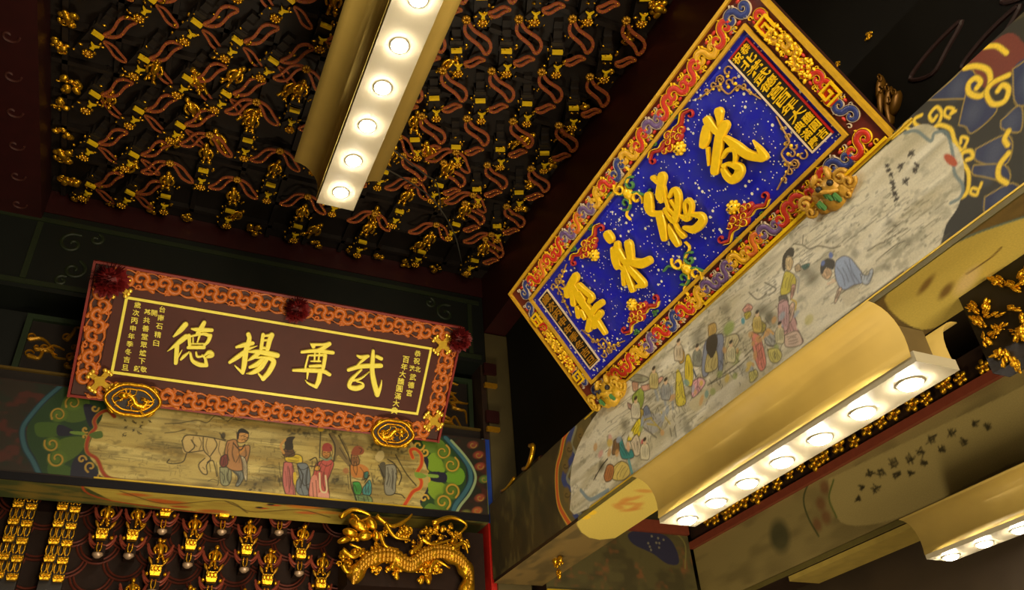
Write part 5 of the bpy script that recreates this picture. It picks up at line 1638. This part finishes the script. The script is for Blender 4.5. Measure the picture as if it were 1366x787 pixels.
# ------------------------------------------------------------------ lamps
def lamp(name, loc, length, sw, wing, leds, spacing, first, label, power, rod=0.0, arm=0.0):
    """loc: middle of the strip underside at its far end; the lamp runs towards -Y"""
    e = empty(name, loc)
    hw = sw / 2
    box = MB()
    box.bbox((-hw, -length, 0), (hw, 0, .035))
    box.build('strip_housing', WHITEMET, e)
    wx, wz = wing
    for s in (-1, 1):
        prof = []
        for t in np.linspace(0, 1, 9):
            # concave from the strip edge up to the lip
            x = hw + .004 + wx * (1 - math.cos(t * math.pi / 2)) * 1.0 - .018 * math.sin(t * math.pi)
            z = .02 + (wz - .02) * math.sin(t * math.pi / 2)
            prof.append((s * x, z))
        mb = MB()
        vs_, fs = [], []
        th = .004
        for (x, z) in prof:
            vs_ += [(x, -length + .01, z), (x, -.0, z)]
        for (x, z) in prof:
            vs_ += [(x - s * .001, -length + .01, z + th), (x - s * .001, -.0, z + th)]
        n = len(prof)
        for i in range(n - 1):
            fs += [(2 * i, 2 * i + 1, 2 * i + 3, 2 * i + 2), (2 * n + 2 * i, 2 * n + 2 * i + 2, 2 * n + 2 * i + 3, 2 * n + 2 * i + 1)]
            fs += [(2 * i, 2 * i + 2, 2 * n + 2 * i + 2, 2 * n + 2 * i), (2 * i + 1, 2 * n + 2 * i + 1, 2 * n + 2 * i + 3, 2 * i + 3)]
        fs += [(0, 2 * n, 2 * n + 1, 1), (2 * n - 2, 2 * n - 1, 4 * n - 1, 4 * n - 2)]
        mb.add(vs_, fs)
        mb.build('reflector_wing', GOLDREF, e, True)
    MB().bbox((-hw * .8, -length + .05, .036), (hw * .8, -.05, wz * .85)).build('gear_tray', mat('brown_gear_tray', (96, 78, 44), .5), e)
    d = MB().lathe([(.036, 0), (.035, -.006), (.026, -.014), (.012, -.017), (.001, -.018)], 16, 0)
    me = d.mesh('led', LEDMAT, True)
    rg = MB().lathe([(.042, 0), (.042, -.003), (.038, -.004)], 16, 0).mesh('led_ring', WHITEMET, True)
    for k in range(leds):
        y = -(first + k * spacing)
        o = link('led', me, e, (0, y, -.001))
        link('led_ring', rg, o, (0, 0, .0005))
    if rod:
        for y in (-length * .2, -length * .8):
            path = [(0, y, wz * .8), (0, y, wz * .8 + rod)] if arm == 0 else [(0, y, wz * .8), (0, y, wz + .02), (arm, y, wz + .02), (arm, y, rod)]
            MB().tube(path, .006, 0, 6).build('hanging_rod', WIRE, e)
    tag(e, label, 'lamp', 'led lamps with curved reflector wings')
    return e


lamp('led_lamp', (.663, 3.30, H + 2.90), 2.3, .195, (.135, .25), 9, .246, .12, 'white led lamp hanging in front of the gilded ceiling', 70, .86)
lamp('led_lamp', (2.037, 2.72, H + 1.108), 1.36, .172, (.095, .19), 7, .197, .07, 'led lamp with seven lights below the long painted beam', 30, .412, .22)
lamp('led_lamp', (2.037 + 1.63, 2.85, H + 1.108), 1.36, .172, (.095, .19), 7, .197, .07, 'led lamp in the lower right corner below the far beam', 26, .292, .25)

# ------------------------------------------------------------------ gilded brackets of the ceiling
def leaf_mesh(L, w, bend):
    mb = MB()
    out = []
    for t in np.linspace(0, 2 * math.pi, 26, endpoint=False):
        x = L / 2 - L / 2 * math.cos(t)
        y = w / 2 * math.sin(t) * (1 - .25 * math.cos(t)) * (1 + .25 * math.sin(2 * t))
        out.append((x, y + bend * math.sin(2 * math.pi * x / L)))
    mb.ribbon(out, .016, -.012, 0, closed=True, prof='flat')
    for i in range(0, 26, 2):
        mb.ell((out[i][0], out[i][1], -.013), (.0042, .0042, .004), 1, 6, 3)
    return mb.mesh('leaf_arm', [LEAFOR, GOLD])


LEAF = {1: leaf_mesh(.22, .056, .012), -1: leaf_mesh(.22, .056, -.012)}
SHORT = leaf_mesh(.12, .04, .006)
bar_me = MB().box((0, 0, 0), (.062, .02, .022)).mesh('tip_bar', GOLDP)
body = MB()
body.box((0, .09, .07), (.075, .27, .10))
body.box((0, .0, .035), (.088, .035, .045))
body.box((0, .135, .012), (.066, .066, .03), 0, .78, .8)
for k in range(3):
    body.box((.0, -.03 - k * .05, .05 + k * .02), (.05, .05, .05))
me_body = body.mesh('bracket_body', LACQ)
fw = MB()
for k in range(8):
    a = k * math.pi / 4
    fw.ell((.024 * math.cos(a), .020 * math.sin(a), -.004), (.010, .009, .012), 0, 7, 4)
fw.ell((0, 0, -.003), (.02, .016, .012), 1, 8, 4)
me_fw = fw.mesh('flower_block', [GOLD, GOLDOLD], True)
bt = MB()
bt.prism([(-.024, -.018), (-.008, .0), (-.012, .022), (.012, .022), (.008, .0), (.024, -.018), (.0, -.006)], -.012, .004)
me_bt = bt.mesh('bow_block', GOLDP)
kn = MB()
for k in range(7):
    a = k * 2 * math.pi / 7
    kn.ell((.016 * math.cos(a), .016 * math.sin(a), -.004), (.012, .012, .014), 0, 6, 4)
me_kn = kn.mesh('knob', GOLDOLD, True)


def stud_mesh(seed):  # tiny gold beads scattered at random, added to give the ceiling more sparkle
    r = random.Random(seed)
    mb = MB()
    for k in range(16):
        x, y = r.uniform(-.07, .07), r.uniform(-.1, .2)
        q = r.uniform(.004, .009)
        mb.ell((x, y, r.uniform(-.005, .03)), (q * r.uniform(.8, 2.2), q, q), 0, 6, 4, Matrix.Rotation(r.uniform(0, 3), 3, 'Z'))
    return mb.mesh('sparkle_studs', GOLD, True)


STUD = [stud_mesh(s) for s in range(3)]


def figure_mesh(seed):
    r = random.Random(seed)
    mb = MB()
    mb.ell((0, 0, 0), (.024, .05, .026), 0, 9, 6)
    mb.ell((0, -.06, 0), (.016, .018, .016), 0, 8, 5)
    for s in (-1, 1):
        mb.tube(catmull([(s * .018, -.03, 0), (s * .04, 0, -.01), (s * .03, .035, -.015)], 3), [.009] * 6 + [.007], 0, 5)
        mb.tube(catmull([(s * .01, .04, 0), (s * .016, .075, .0), (s * .022, .1, -.01)], 3), .01, 0, 5)
    for k in range(5):
        mb.ell((r.uniform(-.03, .03), r.uniform(-.05, .09), r.uniform(-.02, 0)), (r.uniform(.006, .014), r.uniform(.008, .02), .01), 0, 6, 4, Matrix.Rotation(r.uniform(0, 3), 3, 'Z'))
    return mb.mesh('gilded_figure', GOLD, True)


FIG = [figure_mesh(s) for s in range(4)]
ZB = H + 3.87


def bracket(x, y, kind, label, group):
    e = empty('ceiling_bracket', (x, y, ZB))
    def put(nm, me, dx, dy, dz=0.0, rz_=0.0, s=1.0, parent=None):
        o = link(nm, me, parent or e)
        o.matrix_local = Matrix.Translation((dx, dy, dz)) @ Matrix.Rotation(rz_, 4, 'Z') @ Matrix.Scale(s, 4)
        return o
    ang = {'L': .46, 'C': .06, 'R': -.36}[kind]
    put('bracket_body', me_body, 0, 0, .01, ang)
    put('tip_bar', bar_me, 0, 0, 0, ang + rnd.uniform(-.06, .06))
    put('sparkle_studs', STUD[rnd.randrange(3)], 0, 0, 0, ang)['kind'] = 'stuff'
    j = lambda: rnd.uniform(-.008, .008)
    if kind == 'L':
        put('bow_block', me_bt, -.017, .086, 0, ang)
        put('flower_block', me_fw, -.045, .149, 0, ang)
        put('leaf_arm', LEAF[1], .036 + j(), .003 + j(), .02, math.atan2(-.148, .14))
        put('leaf_arm', LEAF[-1], .036 + j(), .06 + j(), .035, math.atan2(.085, .09), .72)
    elif kind == 'C':
        put('bow_block', me_bt, .001, .10, 0, ang)
        put('flower_block', me_fw, .004, .165, 0, ang)
        put('knob', me_kn, -.005, -.34, .0)
        put('leaf_arm', LEAF[1], -.02, -.335 + j(), .012, math.pi - math.atan2(.15, .15), .92)
        put('leaf_arm', LEAF[-1], .01, -.335 + j(), .012, math.atan2(.16, .145), .92)
        put('gilded_figure', FIG[rnd.randrange(4)], -.004, -.19, -.01, rnd.uniform(-.2, .2))
    else:
        put('bow_block', me_bt, .05, .10, 0, ang)
        put('flower_block', me_fw, .066, .15, 0, ang)
        put('knob', me_kn, -.026, .161, .0)
        put('leaf_arm', LEAF[1], -.015, .175, .015, math.atan2(.185, .205) , 1.15)
        put('leaf_arm', SHORT, .184, .40, .03, math.atan2(.045, -.067))
    tag(e, label, 'bracket', group)


ORD = ['first', 'second', 'third', 'fourth', 'fifth', 'sixth', 'seventh', 'eighth', 'ninth', 'tenth', 'eleventh', 'twelfth', 'thirteenth', 'fourteenth', 'fifteenth', 'sixteenth', 'seventeenth', 'eighteenth', 'nineteenth', 'twentieth'] + ['%dth' % k for k in range(21, 60)]
ORD[20], ORD[21], ORD[22] = '21st', '22nd', '23rd'
LP = [(-.66, y) for y in (3.02, 3.45, 3.9, 4.32, 4.73)] + [(-.42, y) for y in (2.70, 3.11, 3.53, 3.94, 4.34, 4.72)] + [(-.18, y) for y in (2.76, 3.18, 3.59, 3.98)] + [(.04, y) for y in (2.80, 3.22, 3.63)] + [(.25, y) for y in (2.85, 3.29)]
CP = [(-.2, 4.68), (-.0, 4.34), (.43, 4.33), (.88, 4.32), (1.32, 4.30), (1.75, 4.30), (.22, 4.69), (.69, 4.70), (1.17, 4.72), (1.62, 4.69), (2.04, 4.66), (.22, 3.97), (.66, 3.95), (1.1, 3.95), (1.49, 3.95), (.44, 3.62), (.9, 3.6), (.66, 3.25), (.47, 2.95)]
RP = [(1.20, y) for y in (2.1, 2.47, 2.85, 3.23, 3.6)] + [(1.47, y) for y in (1.97, 2.36, 2.75, 3.15, 3.57)] + [(1.75, y) for y in (1.85, 2.25, 2.65, 3.07, 3.49, 3.9)] + [(2.04, y) for y in (2.15, 2.58, 3.0, 3.42, 3.83, 4.22)] + [(.95, y) for y in (2.2, 2.55, 2.95)]
def ranks(pts, major, minor):
    # position of each bracket: which row or column, and which one in it
    keys = sorted({round(p[major] * 5) for p in pts})
    out = []
    for p in pts:
        k = round(p[major] * 5)
        same = sorted(q[minor] for q in pts if round(q[major] * 5) == k)
        out.append((keys.index(k), len(keys) - 1 - keys.index(k), same.index(p[minor]), len(same) - 1 - same.index(p[minor])))
    return out


for (x, y), r in zip(LP, ranks(LP, 0, 1)):
    bracket(x, y, 'L', 'black ceiling bracket, %s column from the left red beam, %s from the back wall' % (ORD[r[0]], ORD[r[3]]), 'ceiling brackets left of the lamp')
CPY = sorted({y for x, y in CP}, reverse=True)
rows = [[p for p in CP if lo < p[1] <= hi] for lo, hi in ((4.5, 5), (4.1, 4.5), (3.8, 4.1), (3.4, 3.8), (2.5, 3.4))]
for i, rw in enumerate(rows):
    for j, (x, y) in enumerate(sorted(rw)):
        bracket(x, y, 'C', 'ceiling bracket with gilded figure, %s row from the back wall, %s from the left' % (ORD[i], ORD[j]), 'ceiling brackets along the back wall')
for (x, y), r in zip(RP, ranks(RP, 0, 1)):
    bracket(x, y, 'R', 'slanting leaf ceiling bracket, %s column from the right edge, %s from the back wall' % (ORD[r[1]], ORD[r[3]]), 'ceiling brackets right of the lamp')
# gilded carvings round the edge of the ceiling and between the brackets
edge = [(-.83, y, .9, 'gilded carving along the left ceiling edge, %s from the back wall' % ORD[8 - i]) for i, y in enumerate(np.arange(3.0, 4.95, .22))]
edge += [(x, 4.9, .75, 'gilded carving along the back ceiling edge, %s from the left' % ORD[i]) for i, x in enumerate(np.arange(-.75, 2.2, .235))]
edge += [(2.12, y, .85, 'gilded carving along the right ceiling edge, %s from the back wall' % ORD[9 - i]) for i, y in enumerate(np.arange(2.2, 4.8, .26))]
for k, (x, y, s, lab) in enumerate(edge):
    o = link('gilded_carving', LUMPS[k % 5])
    o.matrix_basis = Matrix.Translation((x + rnd.uniform(-.03, .03), y + rnd.uniform(-.03, .03), ZB + .06)) @ Matrix.Rotation(math.pi, 4, 'X') @ Matrix.Rotation(rnd.uniform(0, 6), 4, 'Z') @ Matrix.Scale(s * rnd.uniform(.8, 1.1), 4)
    tag(o, lab, 'carving', 'gilded carvings round the ceiling edge')
inner = [(145, 135), (262, 110), (314, 104), (255, 148), (390, 122), (336, 156), (206, 96), (170, 225), (240, 285), (316, 290), (420, 310), (560, 330), (646, 330), (592, 272), (572, 205), (555, 165), (700, 190), (690, 340), (600, 90), (745, 235), (770, 190), (788, 100), (820, 60), (232, 192), (290, 190), (500, 290), (440, 345)]
inner = [p for p in sorted(inner) if min((P_CEIL.uv(*p)[0] - q[0]) ** 2 + (P_CEIL.uv(*p)[1] + q[1]) ** 2 for q in edge) > .155 ** 2]
for k, (x, y) in enumerate(inner):
    u, v = P_CEIL.uv(x, y)
    o = link('gilded_figure', FIG[k % 4])
    o.matrix_basis = Matrix.Translation((u, -v, ZB + .03)) @ Matrix.Rotation(rnd.uniform(-.8, .8), 4, 'Z') @ Matrix.Scale(rnd.uniform(.8, 1.15), 4)
    tag(o, 'small gilded figure hanging between ceiling brackets, %s from the left' % ORD[k], 'carving', 'gilded figures between the ceiling brackets')
# fine black backing lattice so the brackets hang from something
lat = empty('ceiling_lattice', (0, 0, H + 3.94))
for k in range(13):
    MB().bbox((-.9, 1.6 + k * .27, 0), (2.23, 1.63 + k * .27, .039)).build('lattice_bar', LACQ, lat)
for k in range(12):
    MB().bbox((-.85 + k * .27, 1.6, .0), (-.82 + k * .27, 4.98, .038)).build('lattice_bar', LACQ, lat)
tag(lat, 'black lattice carrying the ceiling brackets', 'lattice')
# cables across the ceiling
for pts, lab in (([(.80, 3.2, 3.20), (1.15, 3.6, 3.5), (1.45, 3.95, 3.72), (1.75, 4.35, 3.83), (1.95, 4.7, 3.84)], 'grey cable running from the hanging lamp to the ceiling corner'), ([(.78, 3.0, 3.18), (1.2, 3.45, 3.45), (1.42, 3.8, 3.72), (1.6, 4.2, 3.84)], 'second grey cable beside the lamp cable on the ceiling')):
    o = MB().tube(catmull([(x, y, z + H) for x, y, z in pts], 6), .005, 0, 5).build('lamp_cable', WIRE, None, True)
    tag(o, lab, 'cable')

# ------------------------------------------------------------------ gilded bracket screen below the back beam
blk = MB()
blk.box((0, 0, 0), (.062, .05, .045))
blk.box((0, -.012, -.03), (.05, .04, .02), 0, 0, 1.2)
for s in (-1, 0, 1):
    blk.ell((s * .02, -.028, .004), (.011, .01, .018), 0, 6, 4)
me_blk = blk.mesh('gilded_block', GOLD)
pg = MB()
for s in (-1, 1):
    pg.tube(catmull([(s * .004, 0, -.03), (s * .012, 0, -.01), (s * .010, 0, .025)], 3), .0045, 0, 5)
me_pg = pg.mesh('gilded_prong', GOLD, True)
arc = MB()
ap = catmull([(.0, -.01), (.03, -.016), (.055, .006), (.07, .04)], 5)
arc.ribbon(ap, .016, .012, 0)
arc.ribbon([(p[0], p[1] - .02) for p in ap], .01, .01, 0)
me_arc = arc.mesh('leaf_arm', mat('dull_red_arm', (124, 52, 34), .5, 0, .3, 40))
cup = MB().lathe([(.012, -.015), (.03, 0), (.03, .012), (.01, .014)], 10).mesh('cup', mat('worn_silver_gilt', (190, 160, 130), .4, .5), True)
sbod = MB()
sbod.box((0, .04, -.09), (.06, .1, .30))
sbod.box((0, .065, -.09), (.1, .06, .2))
me_sb = sbod.mesh('bracket_body', mat('deep_brown', (34, 18, 9), .7, 0, .4, 30, 0, 0, .2))  # dark brown, slightly mottled


# petal arcs of the screen behind the brackets
grid = empty('screen_board', (0, 5.43, H + 1.4))
MB().bbox((-.9, .0, -.4), (1.3, .03, .52)).build('board', MATS['deep_brown'], grid)
pet = MB()
for rr_ in (.118, .098):
    pet.ribbon([(rr_ * math.cos(a), rr_ * math.sin(a)) for a in np.linspace(math.pi * 1.08, math.pi * 1.92, 16)], .013, .016)
me_pet = pet.mesh('petal_arc', mat('dull_red_petal', (92, 38, 24), .5, 0, .3, 40))
for i in range(14):
    for j in range(5):
        o = link('petal_arc', me_pet, grid)
        o.matrix_local = Matrix.Translation((-.80 + i * .16, -.001, -.22 + j * .18 + (.09 if i % 2 else 0) + .03)) @ Matrix.Rotation(math.pi / 2, 4, 'X')
tag(grid, 'deep brown screen board with dull red petal arcs behind gilded brackets', 'screen')
bead = MB().ell((0, 0, 0), (.012, .012, .012), 0, 8, 5).mesh('bead', GOLD, True)
tip = MB().lathe([(.003, -.03), (.010, .0), (.006, .02), (.002, .028)], 7).mesh('side_tip', GOLDOLD, True)


def screen_bracket(x, y, label, top=False):
    u, v = P_SCREEN.uv(x, y)
    e = empty('screen_bracket', (u, 5.315, H + v))
    if top:
        MB().bbox((-.05, .0, -.24), (.05, .09, -.06)).build('bracket_body', me_sb.materials[0], e)
    else:
        link('bracket_body', me_sb, e)
        o = link('gilded_figure', FIG[rnd.randrange(4)], e)
        o.matrix_local = Matrix.Translation((0, -.03, .01)) @ Matrix.Rotation(-math.pi / 2, 4, 'X') @ Matrix.Rotation(rnd.uniform(-.25, .25), 4, 'Z') @ Matrix.Scale(.85, 4)
    link('gilded_block', me_blk, e, (-.006, -.03, -.115))
    link('gilded_prong', me_pg, e, (-.006, -.035, -.195))
    link('cup', cup, e, (-.006, -.03, -.245))
    for s in (1, -1):
        link('bead', bead, e, (s * .05, -.02, -.135))
        o = link('side_tip', tip, e)
        o.matrix_local = Matrix.Translation((s * .042, -.02, -.06 if not top else -.09)) @ Matrix.Rotation(s * .5, 4, 'Y')
    for s in (1, -1):
        for dz in ((-.16,) if top else (-.0, -.16)):
            o = link('leaf_arm', me_arc, e)
            o.matrix_local = Matrix.Translation((0, .0, dz)) @ Matrix.Diagonal((s, 1, 1, 1)) @ Matrix.Rotation(math.pi / 2, 4, 'X')
    tag(e, label, 'bracket', 'gilded brackets below the back beam')


for row, pts, top in (('upper', [(226, 660), (303, 662), (377, 664)], True), ('middle', [(143, 688), (183, 690), (259, 703), (332, 710), (403, 716)], False), ('lower', [(213, 736), (286, 745), (359, 749), (429, 754)], False), ('bottom', [(176, 790), (250, 799), (323, 803)], False)):
    for j, (x, y) in enumerate(pts):
        screen_bracket(x, y, 'gilded screen bracket below the painted beam, %s row, %s from the left' % (row, ORD[j]), top)


def prong_stack(x, y, n, label, s=1.0):
    u, v = P_SCREEN.uv(x, y)
    e = empty('bracket_stack', (u, 5.3, H + v))
    MB().bbox((-.06, .03, -.12 * n), (.06, .10, .1)).build('bracket_body', LACQ, e)
    for k in range(n):
        for i in (-1.5, -.5, .5, 1.5):
            link('gilded_prong', me_pg, e, (i * .032, -.01, -k * .1))
        o = link('gilded_block', me_blk, e)
        o.matrix_local = Matrix.Translation((-.032, 0, -k * .1 - .045)) @ Matrix.Diagonal((.9, .7, .6, 1))
        o = link('gilded_block', me_blk, e)
        o.matrix_local = Matrix.Translation((.036, 0.01, -k * .1 - .05)) @ Matrix.Diagonal((.9, .7, .6, 1))
    tag(e, label, 'bracket')


prong_stack(36, 664, 5, 'tall gilded prong bracket stack at the far left below the beam')
prong_stack(94, 668, 5, 'second gilded prong bracket stack from the left border')

# gilded dragon bracket at the foot of the corner post
dr = empty('gilded_dragon', (1.72, 4.93, H + 1.62))
P_DR = Plane((0, 4.9, H), (1, 0, 0), (0, 0, 1))
MB().bbox((-.48, .05, -.16), (.42, .29, .22)).build('backing', me_sb.materials[0], dr)


def P3(pts, off=-.03):
    out = []
    for p in pts:
        u, v = P_DR.uv(p[0], p[1])
        out.append((u - 1.72, off - (p[2] if len(p) > 2 else 0), v - 1.62))
    return out


bd = catmull([Vector(p) for p in P3([(470, 772), (490, 748), (520, 742), (545, 755), (565, 742), (590, 738), (612, 748), (625, 770), (618, 800)])], 6)
bd = [Vector(p) for p in bd]
mb = MB().tube(bd, [.045 + .008 * math.sin(i) for i in range(len(bd))], 0, 9)
mb.build('body', GOLD, dr, True)
sc_ = MB().ell((0, 0, 0), (.016, .01, .02), 0, 6, 4).mesh('scale', GOLDOLD, True)
for i in range(0, len(bd), 1):
    for a in (-.6, 0, .6):
        p = bd[i] + Vector((0, -.044 * math.cos(a), .044 * math.sin(a)))
        link('scale', sc_, dr, p)
hd = MB()
for (x, y, rx_, rz2, a) in ((478, 702, .075, .034, .5), (466, 712, .05, .026, .2), (494, 700, .05, .03, .9), (458, 722, .045, .018, -.3), (486, 716, .05, .03, -.2), (474, 694, .05, .012, .7), (500, 716, .035, .022, 1.2)):
    p = P3([(x, y)])[0]
    hd.ell((p[0], p[1] - .02, p[2]), (rx_, .035, rz2), 0, 10, 6, Matrix.Rotation(a, 3, 'Y'))
for (x, y) in ((472, 700), (484, 706)):
    p = P3([(x, y)])[0]
    hd.ell((p[0], p[1] - .055, p[2]), (.012, .012, .012), 0, 8, 5)
hd.build('head', GOLD, dr, True)
for pts in ([(452, 692), (470, 682), (492, 690), (478, 698)], [(500, 690), (520, 704), (540, 696), (548, 688)], [(505, 712), (512, 730), (530, 735)], [(512, 700), (525, 718), (545, 722)], [(455, 735), (470, 745), (480, 735), (465, 728)], [(560, 720), (575, 728), (600, 722)], [(575, 700), (600, 692), (620, 702), (610, 715)], [(600, 735), (616, 726), (622, 740)], [(520, 760), (530, 748), (545, 762)], [(570, 765), (580, 750), (598, 760)], [(545, 740), (560, 728), (556, 715)], [(455, 755), (462, 765), (476, 760)]):
    q = P3(pts, -.06)
    cv = catmull([Vector(p) for p in q], 5)
    MB().tube(cv, list(np.linspace(.017, .006, len(cv))), 0, 6).build('mane_curl', GOLD, dr, True)
for k in range(40):
    p = P3([(rnd.uniform(455, 625), rnd.uniform(702, 770))], .0)[0]
    o = link('cloud_leaf', LUMPS[k % 5], dr)
    o.matrix_local = Matrix.Translation(p) @ Matrix.Rotation(math.pi / 2, 4, 'X') @ Matrix.Rotation(rnd.uniform(0, 6), 4, 'Z') @ Matrix.Scale(rnd.uniform(.4, .75), 4)
tag(dr, 'gilded coiled dragon carving under the beam beside the corner post', 'carving')
# gilded tip under the long beam near the corner
o = lump(77, 9, .07).build('gilded_tip', GOLD, None, True)
o.matrix_basis = Matrix.Translation((2.4, 4.42, H + 1.47)) @ Matrix.Rotation(-math.pi / 2, 4, 'Y')
tag(o, 'gilded knob hanging under the long beam near the corner post', 'carving')
# free the helper blocks no object uses
for me in list(bpy.data.meshes):
    if me.users == 0:
        bpy.data.meshes.remove(me)
